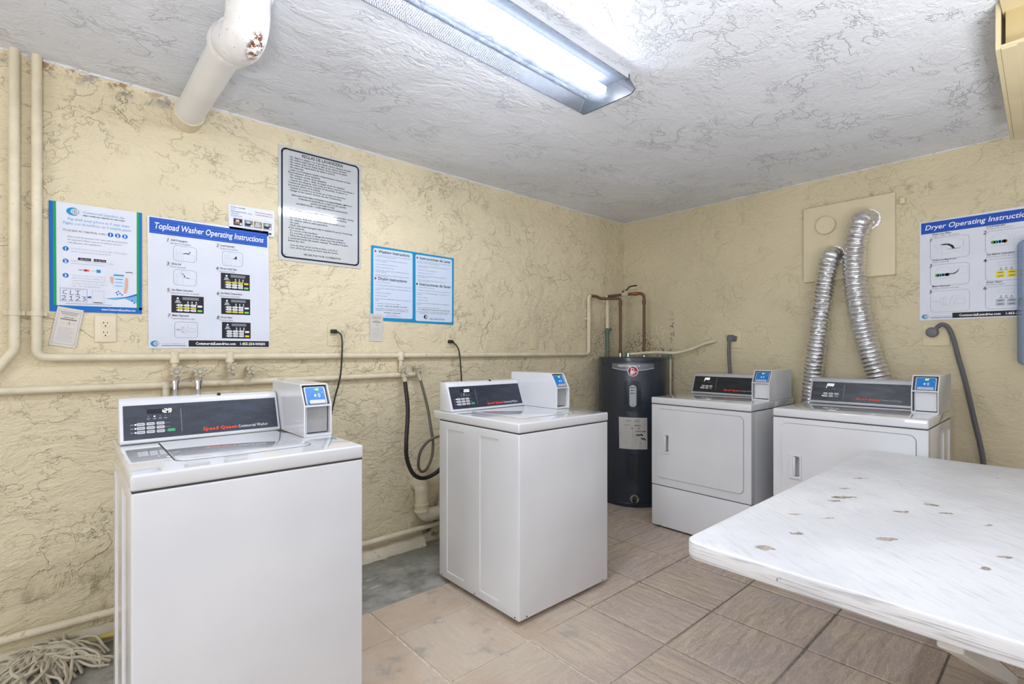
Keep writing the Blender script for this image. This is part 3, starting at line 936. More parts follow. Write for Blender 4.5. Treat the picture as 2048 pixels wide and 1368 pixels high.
def console(root, W, dx0, dx1, y0, panel_mat, body_mat, lit, washer, brand2, lit_v=None):
    zb = 0.9145
    prof = [(y0, zb), (y0 - .002, zb + .008), (y0 + .046, 1.050), (y0 + .052, 1.062), (y0 + .066, 1.069), (.655, 1.069), (.655, zb)]
    m = MB(); m.prism(prof, 'x', dx0, dx1, .0035, 2)
    c = m.build('console', body_mat, root)
    tf, ln = slope_tf(dx0, y0 - .002, zb + .008, y0 + .046, 1.050)
    wd = dx1 - dx0
    pn = slab_on(tf, .011, wd - .009, .006, ln - .006, .0006).build('control_panel', panel_mat, root)
    u = lambda x: x - dx0
    v = lambda z: (z - (zb + .008)) / (1.050 - zb - .008) * ln
    p = Printer(lambda a, b, l: tf(a, b, l + 1.6))
    if washer:
        for i, x in enumerate((.073, .1015, .131)):
            for k, z in enumerate((.978, .9645, .951)):
                slab_on(tf, u(x) - .0115, u(x) + .0115, v(z) - .0052, v(z) + .0052, .0016, .002, 1.5).build('button', M['button'], pn)
                p.rect('grey', u(x) - .008, u(x) + .008, v(z) - .0012, v(z) + .0012, 4)
            p.line('lgrey', [(u(.056), v((.978, .9645, .951)[i])), (u(.16), v((.978, .9645, .951)[i]))], .0008, 1)
        slab_on(tf, u(.163) - .0115, u(.163) + .0115, v(.9515) - .0052, v(.9515) + .0052, .0016, .002, 1.5).build('start_button', M['button_green'], pn)
        for k, z in enumerate((.978, .9645, .951)):
            p.rect('lgrey', u(.043), u(.052), v(z) - .001, v(z) + .001, 2)
            m = MB(); m.face([tf(u(.0575) + .0026 * math.cos(a * PI / 4), v(z) + .0026 * math.sin(a * PI / 4), 4.5) for a in range(8)])
            if k < 3: m.build('indicator_light', M['led'], pn)
        for x in (.096, .114, .131, .147):
            p.rect('lgrey', u(x) - .005, u(x) + .005, v(.995), v(.9968), 2)
            p.rect('grey', u(x) - .004, u(x) + .004, v(.9915), v(.993), 2)
            p.rect('grey', u(x) - .0015, u(x) + .0015, v(1.001), v(1.006), 2)
        m = MB(); m.face([tf(u(.114) + .0024 * math.cos(a * PI / 4), v(1.003) + .0024 * math.sin(a * PI / 4), 4.5) for a in range(8)])
        m.build('indicator_light', M['led'], pn)
        du, dvz = (.140, 1.0145) if lit == ':29' else (.118, 1.0145)
        p.rect('black', u(.092), u(.168), v(1.012), v(1.0285), 1)
        seven_seg(tf, lit, u(du), v(dvz), .0085, .0125, .0026, 5).build('lit_digits', M['digit'], pn)
        p.rect('lgrey', u(.1945), u(.1955), v(.943), v(1.025), 2)
        su0, su1, sv, cu1 = .262, .378, .9385, .490
    else:
        for i, x in enumerate((.112, .142, .172)):
            slab_on(tf, u(x) - .0115, u(x) + .0115, v(.973) - .0055, v(.973) + .0055, .0016, .002, 1.5).build('button', M['button'], pn)
            p.rect('grey', u(x) - .008, u(x) + .008, v(.973) - .0012, v(.973) + .0012, 4)
            slab_on(tf, u(x) - .0115, u(x) + .0115, v(.958) - .0055, v(.958) + .0055, .0016, .002, 1.5).build('start_button' if i == 2 else 'button', M['button_teal'] if i == 2 else M['button'], pn)
            p.rect('grey', u(x) - .008, u(x) + .008, v(.958) - .0012, v(.958) + .0012, 4)
        m = MB(); m.face([tf(u(.096) + .0028 * math.cos(a * PI / 4), v(.958) + .0028 * math.sin(a * PI / 4), 4.5) for a in range(8)])
        m.build('indicator_light', M['led'], pn)
        seven_seg(tf, lit, u(.116), v(1.020), .0085, .0135, .0028, 5).build('lit_digits', M['digit'], pn)
        m = MB(); m.face([tf(u(.114) + .0028 * math.cos(a * PI / 4), v(1.012) + .0028 * math.sin(a * PI / 4), 4.5) for a in range(8)])
        m.build('indicator_light', M['led'], pn)
        for x in (.112, .146, .160):
            p.rect('grey', u(x) - .005, u(x) + .005, v(.999), v(1.001), 2)
            p.rect('grey', u(x) - .002, u(x) + .002, v(1.003), v(1.009), 2)
        p.rect('lgrey', u(.2095), u(.2105), v(.945), v(1.032), 2)
        su0, su1, sv, cu1 = .277, .395, .946, .500
    p.text('orange', 'Speed Queen', u(su0), v(sv), .0185, w=su1 - su0, bold=.028)
    p.text('white' if washer else 'lgrey', brand2, u(su1 + .004), v(sv), .0165, w=cu1 - su1 - .004, bold=.004)
    p.flush(pn, pnames(white='maker_lettering', lgrey='panel_markings', grey='button_legends', black='display_window', orange='brand_lettering'), INK)
    return c, pn

def washer(loc, label, lit, digits):
    W, D = 0.647, 0.70
    t = thing('washing_machine', label, 'washing machine', loc, 0, 'coin-operated top-load washers')
    m = MB(); m.box(.002, W - .002, .002, .645, .022, .8655, .007, 3)
    m.bm.normal_update()
    rects = [(.145, .29, .065, .825), (.42, .572, .065, .825)]
    recess_side(m.bm, -1, .002, rects)
    m.bm.normal_update()
    recess_side(m.bm, 1, W - .002, rects)
    cab = m.build('cabinet', M['enamel'], t)
    for y in (.03, .33, .62):
        MB().cyl((.001, y, .034), (.006, y, .034), .004, n=8).build('screw', M['seam'], cab)
    for x in (.05, W - .05):
        MB().cyl((x, .001, .034), (x, .006, .034), .004, n=8).build('screw', M['seam'], cab)
    MB().box(.004, W - .004, .004, .64, .864, .870).build('seam_shade', M['seam'], t)  # dark strip standing in for the shadow line under the deck
    m = MB(); m.box(0, W, 0, D, .8685, .914, .008, 3)
    m.build('top_deck', M['enamel_gloss'], t)
    # lid: straight back edge, rounded front corners, bowed lip
    pts = [(.120, .505), (.118, .20)]
    for k in range(7):
        a = math.radians(180 + 90 * k / 6)
        pts.append((.158 + .040 * math.cos(a), .150 + .040 * math.sin(a)))
    pts += [(.26, .106), (.316, .105), (.37, .106)]
    for k in range(7):
        a = math.radians(270 + 90 * k / 6)
        pts.append((.474 + .040 * math.cos(a), .150 + .040 * math.sin(a)))
    pts += [(.514, .20), (.512, .505)]
    lid_c = Vector((.316, .31))
    m = MB(); m.prism([tuple(lid_c + (Vector(q) - lid_c) * 1.014) for q in pts], 'z', .9138, .9143)
    m.build('lid_gap', M['seam'], t)
    m = MB(); m.prism(pts, 'z', .912, .9178, .0022, 2)
    m.build('lid', M['enamel_gloss'], t)
    console(t, W, .013, .537, .545, M['panel_blue'], M['enamel'], lit, True, 'Commercial Washer')
    m = MB(); m.cyl((.326, .6085, 1.0655), (.326, .6055, 1.0725), .0065, n=12)
    m.build('key_lock', M['rubber'], t)
    pay_box(t, .541, W - .001, .275, digits)
    p = Printer(lambda u, v, l: (u, v, .9142 + .0003 * l))
    p.text('grey', 'Push to start', .550, .228, .012, layer=2)
    for k in range(4):
        p.line('grey', [(.552, .218 - k * .012), (.61, .218 - k * .012)], .0018, 2)
        p.rect('teal', .615, .628, .212 - k * .012, .220 - k * .012, 2)
    p.flush(t, pnames(pale='instruction_sticker', grey='sticker_print', teal='sticker_drawing'), INK)
    for x in (.05, W - .05):
        for y in (.06, .60):
            MB().rings([(.018, 0), (.018, .008), (.008, .010), (.008, .024)], 12, origin=(x, y, 0)).build('foot', M['foot'], t)
    return t
washer((0.125, 1.640, 0), 'large white top-load washer in the left foreground, its dark panel showing 29', ':29', '46')
washer((1.512, 1.648, 0), 'white top-load washer standing alone in the middle of the room, side panels visible', '200', '46')

def dryer(loc, label, lit, digits, panel_mat):
    W, D = 0.697, 0.70
    t = thing('tumble_dryer', label, 'dryer', loc, -PI / 2, 'coin-operated dryers')
    m = MB(); m.box(.002, W - .002, .052, .66, .016, .8655, .006, 3)
    m.bm.normal_update()
    recess_side(m.bm, 1, W - .002, [(.30, .43, .07, .81), (.48, .61, .07, .81)])
    cab = m.build('cabinet', M['enamel'], t)
    hole = lambda g: rrect(.113 - g, .144 + g, .545 - g, .655 + g, .007, 6)
    m = MB(); ring_plate(m, rrect(.002, W - .002, .301, .8655, .004, 6), hole(.004), .0, .0525)
    m.build('front_panel', M['enamel'], t)
    m = MB(); m.box(.002, W - .002, .0, .0525, .014, .296, .005, 2)
    lp = m.build('lower_panel', M['enamel'], t)
    MB().box(.006, W - .006, .004, .02, .294, .303).build('panel_seam', M['seam'], t)
    MB().box(.03, W - .03, .03, .60, .0, .016).build('base_frame', M['foot'], t)
    for x in (.075, W - .075):
        MB().cyl((x, -.001, .022), (x, .004, .022), .004, n=8).build('screw', M['chrome'], lp)
    m = MB(); m.box(0, W, -.004, D, .8685, .914, .008, 3)
    m.build('top_deck', M['enamel_gloss'], t)
    MB().box(.004, W - .004, .0, .65, .864, .870).build('seam_shade', M['seam'], t)  # dark strip for the shadow line below the deck
    # door
    m = MB(); ring_plate(m, rrect(.0445, W - .0445, .353, .838, .034, 6), hole(.004), -.0008, .002)
    m.build('door_gasket', M['seam'], t)
    m = MB(); ring_plate(m, rrect(.048, W - .048, .3565, .8345, .031, 6), hole(0), -.0075, .004)
    door = m.build('door', M['enamel'], t)
    # recessed pull: a raised frame round a deep cup with a curled grip on its left
    m = MB(); ring_plate(m, rrect(.090, .153, .530, .668, .005, 6), hole(0), -.0170, -.0070)
    lp0, lp1 = [[m.bm.verts.new((q[0], y, q[1])) for q in hole(0)] for y in (-.0070, .034)]
    for i in range(len(lp0)):
        j = (i + 1) % len(lp0)
        m.bm.faces.new((lp0[i], lp0[j], lp1[j], lp1[i]))
    m.bm.faces.new(lp1)
    hd = m.build('handle', M['enamel'], door)
    m = MB(); m.prism([(.1125, .010), (.1125, -.0215), (.119, -.0225), (.124, -.0185), (.1195, .010)], 'z', .548, .652, .001, 1)
    m.build('grip', M['enamel'], hd)
    console(t, W, .022, .580, .520, panel_mat, M['alu_trim'], lit, False, 'Commercial Dryer')
    MB().box(.022, .580, .512, .53, .9145, .921, .002, 1).build('console_trim', M['alu_trim'], t)
    pay_box(t, .582, W - .003, .275, digits, 'enamel')
    return t
dryer((3.113, 1.997, 0), 'white front-load dryer beside the dark water heater, its full door in view', '200', '31', M['panel_black'])
dryer((3.034, 1.147, 0), 'white front-load dryer half hidden behind the white table', '200', '32', M['panel_smear'])

# ================================================================== folding table in the foreground
t = thing('work_table', 'white-painted wooden table with chipped paint in the right foreground', 'table', (2.14, 0.31, 0))
TXa, TXb, TYa, TYb = 1.222, 3.022, -0.075, 0.690
m = MB()
m.prism(rrect(TXa, TXb, TYa, TYb, .045, 8), 'z', .694, .740, .006, 3)
m.build('tabletop', M['table'], t, world=True)
M['leg_white'] = plain('white_painted_leg', (214, 214, 208), 0.5, grain=0.15)
M['leg_edge'] = plain('bare_wood_edge', (150, 118, 76), 0.6, grain=0.2)
def strut(p0, p1, wdir, wd, th):
    """flat bar from p0 to p1, wd wide along wdir"""
    p0, p1, wv = Vector(p0), Vector(p1), Vector(wdir).normalized()
    d = (p1 - p0).normalized()
    wv = (wv - d * wv.dot(d)).normalized()
    n = d.cross(wv)
    b = MB()
    q = [[p + wv * a * wd / 2 + n * c * th / 2 for a, c in ((-1, -1), (1, -1), (1, 1), (-1, 1))] for p in (p0, p1)]
    V = [[b.bm.verts.new(c) for c in r] for r in q]
    for i in range(4):
        b.bm.faces.new((V[0][i], V[0][(i + 1) % 4], V[1][(i + 1) % 4], V[1][i]))
    b.bm.faces.new(V[0][::-1]); b.bm.faces.new(V[1])
    bmesh.ops.recalc_face_normals(b.bm, faces=b.bm.faces[:])
    bmesh.ops.bevel(b.bm, geom=b.bm.edges[:], offset=.0025, segments=1, affect='EDGES')
    return b
for y in (.155, -.035):
    # flat legs raking from under the near end back to the floor, bare wood along their upper edge
    lg = strut((1.262, y, .690), (2.62, y, .016), (0, 1, 0), .040, .042).build('leg', M['leg_white'], t, world=True)
    strut((1.33, y - .015, .6790), (2.60, y - .015, .0505), (0, 1, 0), .008, .003).build('worn_edge', M['leg_edge'], lg, world=True)
for y in (.60, .02):
    strut((2.93, y, .690), (2.93, y, .0), (0, 1, 0), .045, .045).build('leg', M['leg_white'], t, world=True)
MB().box(2.91, 2.95, -.04, .66, .655, .694, .003).build('rail', M['leg_edge'], t, world=True)

# ================================================================== water heater
HX, HY, HR = 3.585, 2.480, 0.286
FA = math.atan2(-HY, -HX)                       # the side that faces into the room
t = thing('water_heater', 'dark navy cylindrical water heater standing in the corner', 'water heater', (HX, HY, 0))
m = MB()
m.rings([(HR - .03, .0), (HR - .004, .0), (HR, .006), (HR, .030), (HR - .003, .034), (HR, .038), (HR, 1.150), (HR - .002, 1.156), (HR + .001, 1.160), (HR + .001, 1.184), (HR - .006, 1.191), (HR - .05, 1.193)], 96)
m.build('tank', M['heater'], t)
def on_tank(arc, z, lift=0.0):
    """arc metres to the viewer's right of the front line"""
    a = FA + arc / HR
    return ((HR + lift) * math.cos(a), (HR + lift) * math.sin(a), z)
def tank_patch(pts, l0, l1):
    """closed outline in (arc, z), subdivided along the arc so it wraps the tank"""
    b = bmesh.new()
    vs = [b.verts.new((p[0], 0, p[1])) for p in pts]
    b.faces.new(vs)
    x0, x1 = min(p[0] for p in pts), max(p[0] for p in pts)
    n = max(2, int((x1 - x0) / .012))
    for k in range(1, n):
        x = x0 + (x1 - x0) * k / n
        bmesh.ops.bisect_plane(b, geom=b.verts[:] + b.edges[:] + b.faces[:], plane_co=(x, 0, 0), plane_no=(1, 0, 0), dist=1e-6)
    r = bmesh.ops.extrude_face_region(b, geom=b.faces[:])
    up = [v for v in r['geom'] if isinstance(v, bmesh.types.BMVert)]
    ids = set(up)
    for v in b.verts:
        v.co = Vector(on_tank(v.co.x, v.co.z, l1 if v in ids else l0))
    bmesh.ops.recalc_face_normals(b, faces=b.faces[:])
    mm = MB(); mm._merge(b)
    return mm
ttf = lambda u, v, l: on_tank(u, v, .0016 + .0004 * l)
# badge: grey band with a curved foot and a round emblem
band = [(-.172, 1.140), (-.172, 1.104)] + [(-.172 + .344 * k / 12, 1.104 - .020 * math.sin(PI * k / 12)) for k in range(1, 12)] + [(.172, 1.104), (.172, 1.140)]
bd = tank_patch(band[::-1], -.001, .0012).build('badge', plain('grey_badge', (120, 124, 130), 0.35, 0.3), t)
em = tank_patch([(.041 * math.cos(2 * PI * k / 28), 1.080 + .041 * math.sin(2 * PI * k / 28)) for k in range(28)], -.001, .003).build('emblem', INK['white'], t)
p = Printer(lambda u, v, l: on_tank(u, v, .0034 + .0004 * l))
p.disc('maroon', 0, 1.080, .036, layer=1, n=28)
p.rect('white', -.016, -.008, 1.052, 1.106, 2)
p.ring('white', -.004, 1.092, .012, .010, .006, 2, -90, 90, 8)
p.line('white', [(-.006, 1.083), (.012, 1.060)], .007, 2)
p.text('white', 'Rheem', -.020, 1.066, .026, w=.050, shear=.35, bold=.02, layer=3, rot=.08)
p.flush(em, pnames(maroon='emblem_disc', white='emblem_script'), INK)
p = Printer(ttf)
p.line('white', [(-.172 + .344 * k / 16, 1.104 - .020 * math.sin(PI * k / 16)) for k in range(17)], .003, 0)
p.text('white', 'PERFORMANCE', -.118, 1.114, .0215, w=.172, bold=.012, layer=0)
p.text('silver', 'PLUS', .060, 1.114, .0215, w=.056, layer=0)
p.flush(bd, pnames(white='badge_lettering', silver='faint_badge_lettering'), INK)
# upper thermostat cover with gauge strip
def oval(w_, z0, z1, n=10):
    r = w_
    return [(r * math.cos(PI * k / n), z1 - r + r * math.sin(PI * k / n)) for k in range(n + 1)] + [(r * math.cos(PI + PI * k / n), z0 + r + r * math.sin(PI + PI * k / n)) for k in range(n + 1)]
ap = tank_patch(rrect(-.064, .064, .762, 1.006, .014, 4), -.002, .006).build('access_panel', M['heater'], t)
cv = tank_patch(oval(.036, .790, .985), .004, .030).build('thermostat_cover', M['heater_dark'], ap)
tank_patch(oval(.024, .800, .972), .028, .034).build('gauge_strip', plain('pale_gauge', (176, 188, 190), 0.35), ap)
p = Printer(lambda u, v, l: on_tank(u, v, .0342 + .0005 * l))
for k, z in enumerate((.952, .930, .908)):
    p.line('black', [(-.014, z), (-.004, z)], .006, 1)
    p.line('black', [(0, z), (.015, z)], .004, 1)
p.line('grey', [(-.006, .814), (.006, .814)], .004, 1)
p.flush(ap, pnames(black='gauge_marks', grey='gauge_print'), INK)
# white data label
lb = tank_patch([(-.108, .462), (.114, .462), (.112, .711), (-.112, .713)], -.001, .0008).build('data_label', plain('white_data_label', (206, 206, 200), 0.5), t)
p = Printer(lambda u, v, l: on_tank(u, .462 + (v - .412) * .83, .0016 + .0004 * l))
p.text('grey', 'UNIT   GE', -.06, .676, .022, layer=1)
p.ring('grey', .042, .684, .012, .012, .003, 1)
for k in range(9):
    p.line('lgrey', [(.080, .704 - k * .010), (.104, .704 - k * .010)], .003, 1)
p.text('grey', 'LIMITED WARRANTY', -.068, .636, .017, w=.05, layer=1)
p.text('black', 'WARNING', .010, .634, .015, w=.05, bold=.03, layer=2)
p.rect('grey', -.012, .052, .606, .618, 1)
p.line('lgrey', [(-.10, .592), (.0, .592)], .006, 1)
p.text('maroon', 'DANGER', .022, .578, .018, w=.082, bold=.03, layer=2)
p.line('maroon', [(-.10, .576), (.0, .578)], .003, 1)
for k in range(10):
    p.line('brown' if k < 3 else 'lgrey', [(-.102, .562 - k * .013), (.0, .562 - k * .013)], .004, 1)
    p.line('lgrey', [(.012, .562 - k * .013), (.024, .562 - k * .013)], .004, 1)
p.line('black', [(.028, .546), (.040, .552), (.050, .546), (.066, .556), (.074, .542)], .010, 2)
p.line('black', [(.064, .520), (.076, .510), (.088, .516), (.098, .500)], .010, 2)
for k in range(6):
    p.line('lgrey', [(.05, .480 - k * .010), (.104, .480 - k * .010)], .003, 1)
p.rect('silver', -.055, .06, .466, .478, 1)
for k in range(3):
    p.line('lgrey', [(-.10, .444 - k * .009), (.0, .444 - k * .009)], .003, 1)
p.flush(lb, pnames(black='label_black_print', grey='label_grey_print', lgrey='label_fine_print', maroon='label_warning_print', brown='label_red_print', silver='label_band'), INK)
# lower cover, drain tap
ap2 = tank_patch(rrect(-.060, .064, .190, .446, .014, 4), -.002, .004).build('access_panel', M['heater'], t)
tank_patch(oval(.035, .222, .425), .002, .034).build('element_cover', M['heater_dark'], ap2)
q = Vector(on_tank(.012, .072)); d = Vector((math.cos(FA), math.sin(FA), 0))
m = MB(); m.cyl(q - d * .01, q + d * .014, .034, n=20); m.cyl(q + d * .012, q + d * .020, .030, .024, n=20)
dv = m.build('drain_tap', M['chrome'], t)
m = MB(); m.cyl(q + d * .018, q + d * .062, .013, n=12); m.cyl(q + d * .045, q + d * .064, .019, n=10)
m.cyl(q + d * .035, q + d * .035 - Vector((0, 0, .034)), .012, n=10)
m.build('tap_spout', M['rubber'], dv)
# fittings on the lid
for (x, y) in ((3.602, 2.62), (3.714, 2.455), (3.575, 2.52)):
    m = MB(); m.rings([(.022, 1.190), (.022, 1.200), (.016, 1.202), (.016, 1.222)], 14, origin=(x - HX, y - HY, 0))
    m.build('nipple', M['chrome'], t)

# ------------------------------------------------------------------ pipes round the heater
def world_thing(name, label, cat, loc, group=None):
    return thing(name, label, cat, loc, 0, group)
t = world_thing('copper_pipe', 'dark copper pipe running from the cream pipe across and down to the heater', 'pipe', (3.602, 2.62, 1.21))
m = MB(); m.tube(bend([(3.375, 2.760, 1.714), (3.44, 2.755, 1.716), (3.475, 2.735, 1.694), (3.56, 2.66, 1.697), (3.602, 2.62, 1.697), (3.602, 2.62, 1.205)], .022), .0125, 12)
m.build('pipe', M['copper'], t, world=True)
for z in (1.655, 1.225):
    m = MB(); m.cyl((3.602, 2.62, z - .02), (3.602, 2.62, z + .02), .0155, n=12)
    m.build('collar', M['copper'], t, world=True)
t = world_thing('copper_pipe', 'brown copper pipe with a lever valve arching over to the heater top', 'pipe', (3.714, 2.455, 1.21))
m = MB(); m.tube(bend([(3.63, 2.775, 1.730), (3.645, 2.68, 1.733), (3.675, 2.56, 1.737), (3.714, 2.455, 1.738), (3.714, 2.455, 1.205)], .045), .0125, 12)
m.build('pipe', M['copper'], t, world=True)
a, b = Vector((3.655, 2.64, 1.734)), Vector((3.668, 2.585, 1.736))
m = MB(); m.cyl(a, b, .017, n=10); m.cyl((3.661, 2.612, 1.735), (3.661, 2.612, 1.768), .009, n=8)
m.build('valve_body', M['pipe_valve'], t, world=True)
m = MB(); m.tube(spline([(3.655, 2.64, 1.760), (3.668, 2.60, 1.776), (3.672, 2.575, 1.800), (3.684, 2.535, 1.806), (3.690, 2.510, 1.806)], 5), [.006] * 20 + [.004], 8)
m.build('lever', M['rubber'], t, world=True)
m = MB(); m.cyl((3.6815, 2.54, 1.7365), (3.6935, 2.505, 1.7372), .0165, n=12)
m.build('soldered_collar', M['copper_bright'], t, world=True)
m = MB(); m.cyl((3.714, 2.455, 1.64), (3.714, 2.455, 1.68), .0155, n=12); m.cyl((3.714, 2.455, 1.205), (3.714, 2.455, 1.24), .0165, n=12)
m.build('collar', M['copper'], t, world=True)

t = world_thing('riser_pipe', 'cream riser pipe turning green with verdigris behind the heater', 'pipe', (3.63, 2.775, 1.0))
m = MB(); m.cyl((3.63, 2.7825, 1.445), (3.63, 2.7825, 1.735), .017, n=12)
m.build('upper_pipe', M['pipe_cream'], t, world=True)
m = MB(); m.cyl((3.63, 2.7825, .25), (3.63, 2.7825, 1.445), .017, n=12); m.cyl((3.63, 2.7825, 1.40), (3.63, 2.7825, 1.43), .024, n=12)
m.tube(spline([(3.60, 2.76, 1.44), (3.60, 2.75, 1.43), (3.62, 2.74, 1.425), (3.65, 2.75, 1.43), (3.655, 2.77, 1.445)], 4), .007, 8)
m.build('lower_pipe', M['verdigris'], t, world=True)
t = world_thing('relief_pipe', 'cream relief pipe sweeping from the heater top to the right wall', 'pipe', (3.72, 2.3, 1.2))
m = MB(); m.tube(spline([(3.580, 2.525, 1.213), (3.62, 2.47, 1.216), (3.68, 2.40, 1.225), (3.75, 2.30, 1.227), (3.80, 2.215, 1.224), (3.835, 2.10, 1.252), (3.865, 1.985, 1.300), (3.890, 1.905, 1.320)], 8), .0125, 12)
m.build('pipe', M['pipe_cream'], t, world=True)
m = MB(); m.rings([(.016, -.02), (.02, -.018), (.02, .016), (.014, .018)], 12, origin=(0, 0, 0))
for v in m.bm.verts: v.co += Vector((3.575, 2.53, 1.214))
m.build('elbow', M['verdigris'], t, world=True)
t = world_thing('overflow_pipe', 'thin cream pipe dropping down the right side of the heater', 'pipe', (3.80, 2.266, 0))
m = MB(); m.cyl((3.805, 2.262, .0), (3.805, 2.262, 1.205), .0125, n=12)
m.build('pipe', M['pipe_cream'], t, world=True)
m = MB(); m.cyl((3.803, 2.262, 1.175), (3.803, 2.262, 1.222), .018, n=12); m.cyl((3.80, 2.262, 1.195), (3.77, 2.325, 1.195), .012, n=10)
m.build('relief_valve', M['verdigris'], t, world=True)

# ================================================================== pipes on the left wall
def clip(name, parent, c, r, axis):
    m = MB()
    a = Vector({'x': (1, 0, 0), 'z': (0, 0, 1)}[axis]) * .010
    m.cyl(Vector(c) - a, Vector(c) + a, r * 1.22, n=14)
    e = Vector({'x': (0, 0, 1), 'z': (1, 0, 0)}[axis]) * r * 1.9
    q = [Vector(c) + e * s + a * s2 for s, s2 in ((-1, -1), (1, -1), (1, 1), (-1, 1))]
    m.box(min(v.x for v in q), max(v.x for v in q), 2.786, 2.800, min(v.z for v in q), max(v.z for v in q), .002, 1)
    return m.build(name, M['pipe_cream'], parent, world=True)
R1 = .0165
t = world_thing('water_pipe', 'cream pipe dropping from the ceiling, along the wall and up again beside the heater', 'pipe', (-.088, 2.777, 1.2))
m = MB(); m.tube(bend([(-.088, 2.777, 2.44), (-.088, 2.777, 1.213), (3.364, 2.777, 1.213), (3.364, 2.777, 1.714), (3.40, 2.765, 1.714)], .035), R1, 14)
m.build('pipe', M['pipe_cream'], t, world=True)
for c, ax in (((-.088, 2.777, 1.391), 'z'), ((3.364, 2.777, 1.52), 'z')):
    clip('clip', t, c, R1, ax)
for x, z1 in ((.376, 1.158), (.604, 1.162), (1.549, 1.13)):
    m = MB(); m.cyl((x, 2.772, 1.213), (x, 2.772, z1 - .02), .0125, n=12); m.cyl((x, 2.772, 1.185), (x, 2.772, 1.235), .0195, n=12)
    m.build('branch', M['pipe_cream'], t, world=True)
t = world_thing('water_pipe', 'cream pipe dropping from the ceiling at the far left and bending away low down', 'pipe', (-.152, 2.777, 1.2))
m = MB(); m.tube(bend([(-.152, 2.777, 2.44), (-.152, 2.777, 1.245), (-.226, 2.777, 1.128), (-1.6, 2.777, 1.128)], .02), R1, 14)
m.build('pipe', M['pipe_cream'], t, world=True)
clip('clip', t, (-.152, 2.777, 1.391), R1, 'z')
t = world_thing('water_pipe', 'cream pipe along the wall just under the tap handles', 'pipe', (.4, 2.777, 1.08))
m = MB(); m.tube(bend([(-1.66, 2.777, 1.083), (.35, 2.777, 1.083), (1.66, 2.777, 1.092), (1.66, 2.777, 1.13)], .025), .0155, 14)
m.build('pipe', M['pipe_cream'], t, world=True)
m = MB(); m.cyl((.345, 2.777, 1.083), (.345, 2.777, 1.02), .0155, n=12); m.cyl((.345, 2.777, 1.07), (.345, 2.777, 1.10), .02, n=12)
m.build('branch', M['pipe_cream'], t, world=True)
for x in (.466, .690):
    m = MB(); m.cyl((x, 2.774, 1.085), (x, 2.772, 1.135), .0125, n=12); m.cyl((x - .022, 2.777, 1.086), (x + .022, 2.777, 1.086), .0195, n=12)
    m.build('branch', M['pipe_cream'], t, world=True)
t = world_thing('water_pipe', 'cream pipe running along the very foot of the left wall', 'pipe', (.0, 2.75, .10))
m = MB(); m.tube([(-1.68, 2.752, .128), (-.2, 2.752, .122), (1.0, 2.752, .110), (1.85, 2.752, .118), (2.35, 2.752, .112)], .0165, 14)
m.build('pipe', M['pipe_cream'], t, world=True)
for x in (-.6, .55, 1.62):
    clip('clip', t, (x, 2.752, .115), .0165, 'x')
t = world_thing('drain_trap', 'cream painted drain trap coming out of the wall low beside the middle washer', 'drain pipe', (1.70, 2.74, .2))
m = MB()
m.tube(bend([(1.675, 2.80, .395), (1.675, 2.735, .385), (1.675, 2.735, .195), (1.85, 2.735, .195), (1.85, 2.735, .32)], .07, 8), .043, 18)
m.build('trap', M['pipe_cream'], t, world=True)
for z in (.235, .275):
    m = MB(); m.cyl((1.675, 2.735, z - .006), (1.675, 2.735, z + .006), .048, n=18)
    m.build('collar', M['pipe_cream'], t, world=True)

# hose taps
def tap(x, z, label, y=2.735, rot=0.0):
    t = thing('hose_tap', label, 'tap', (x, y, z - .03), 0, 'hose taps over the washers')
    m = MB()
    m.cyl((0, .06, .030), (0, .0, .030), .0135, n=12)
    m.ball((0, .018, .030), (.019, .019, .021), 14)
    m.cyl((0, .002, .030), (0, -.012, .030), .014, n=8)
    m.cyl((0, .010, .028), (0, .004, -.004), .0125, n=12)
    m.rings([(.0155, -.012), (.0165, -.010), (.0165, .002), (.013, .004)], 12, origin=(0, .004, 0))
    m.build('body', M['pipe_valve'], t)
    m = MB()
    m.cyl((0, -.010, .030), (0, -.030, .030), .0045, n=8)
    m.cyl((0, -.026, .030), (0, -.034, .030), .0085, n=10)
    n = 7
    ring = [(.0185 * math.cos(2 * PI * k / 28), -.029, .030 + .0185 * math.sin(2 * PI * k / 28)) for k in range(28)]
    m.tube(ring, .0032, 6, closed=True)
    for k in range(n):
        a = 2 * PI * k / n + rot
        m.ball((.0235 * math.cos(a), -.029, .030 + .0235 * math.sin(a)), (.0056, .0042, .0056), 8)
        m.cyl((.006 * math.cos(a), -.030, .030 + .006 * math.sin(a)), (.019 * math.cos(a), -.029, .030 + .019 * math.sin(a)), .0022, n=6)
    m.build('handwheel', M['pipe_valve'], t)
    return t
tap(.376, 1.146, 'leftmost painted hose tap above the left washer, a braided hose on it')
tap(.466, 1.144, 'second painted hose tap from the left, a braided hose on it', rot=.3)
tap(.604, 1.158, 'third painted hose tap from the left, open spout without a hose', rot=.2)
tap(.690, 1.152, 'fourth painted hose tap from the left, nearest the payment box of the left washer', rot=.5)
tap(1.552, 1.132, 'painted hose tap with the black hose, beside the middle washer', rot=.1)
tap(1.655, 1.136, 'painted hose tap with the thin grey hose, beside the middle washer', rot=.4)

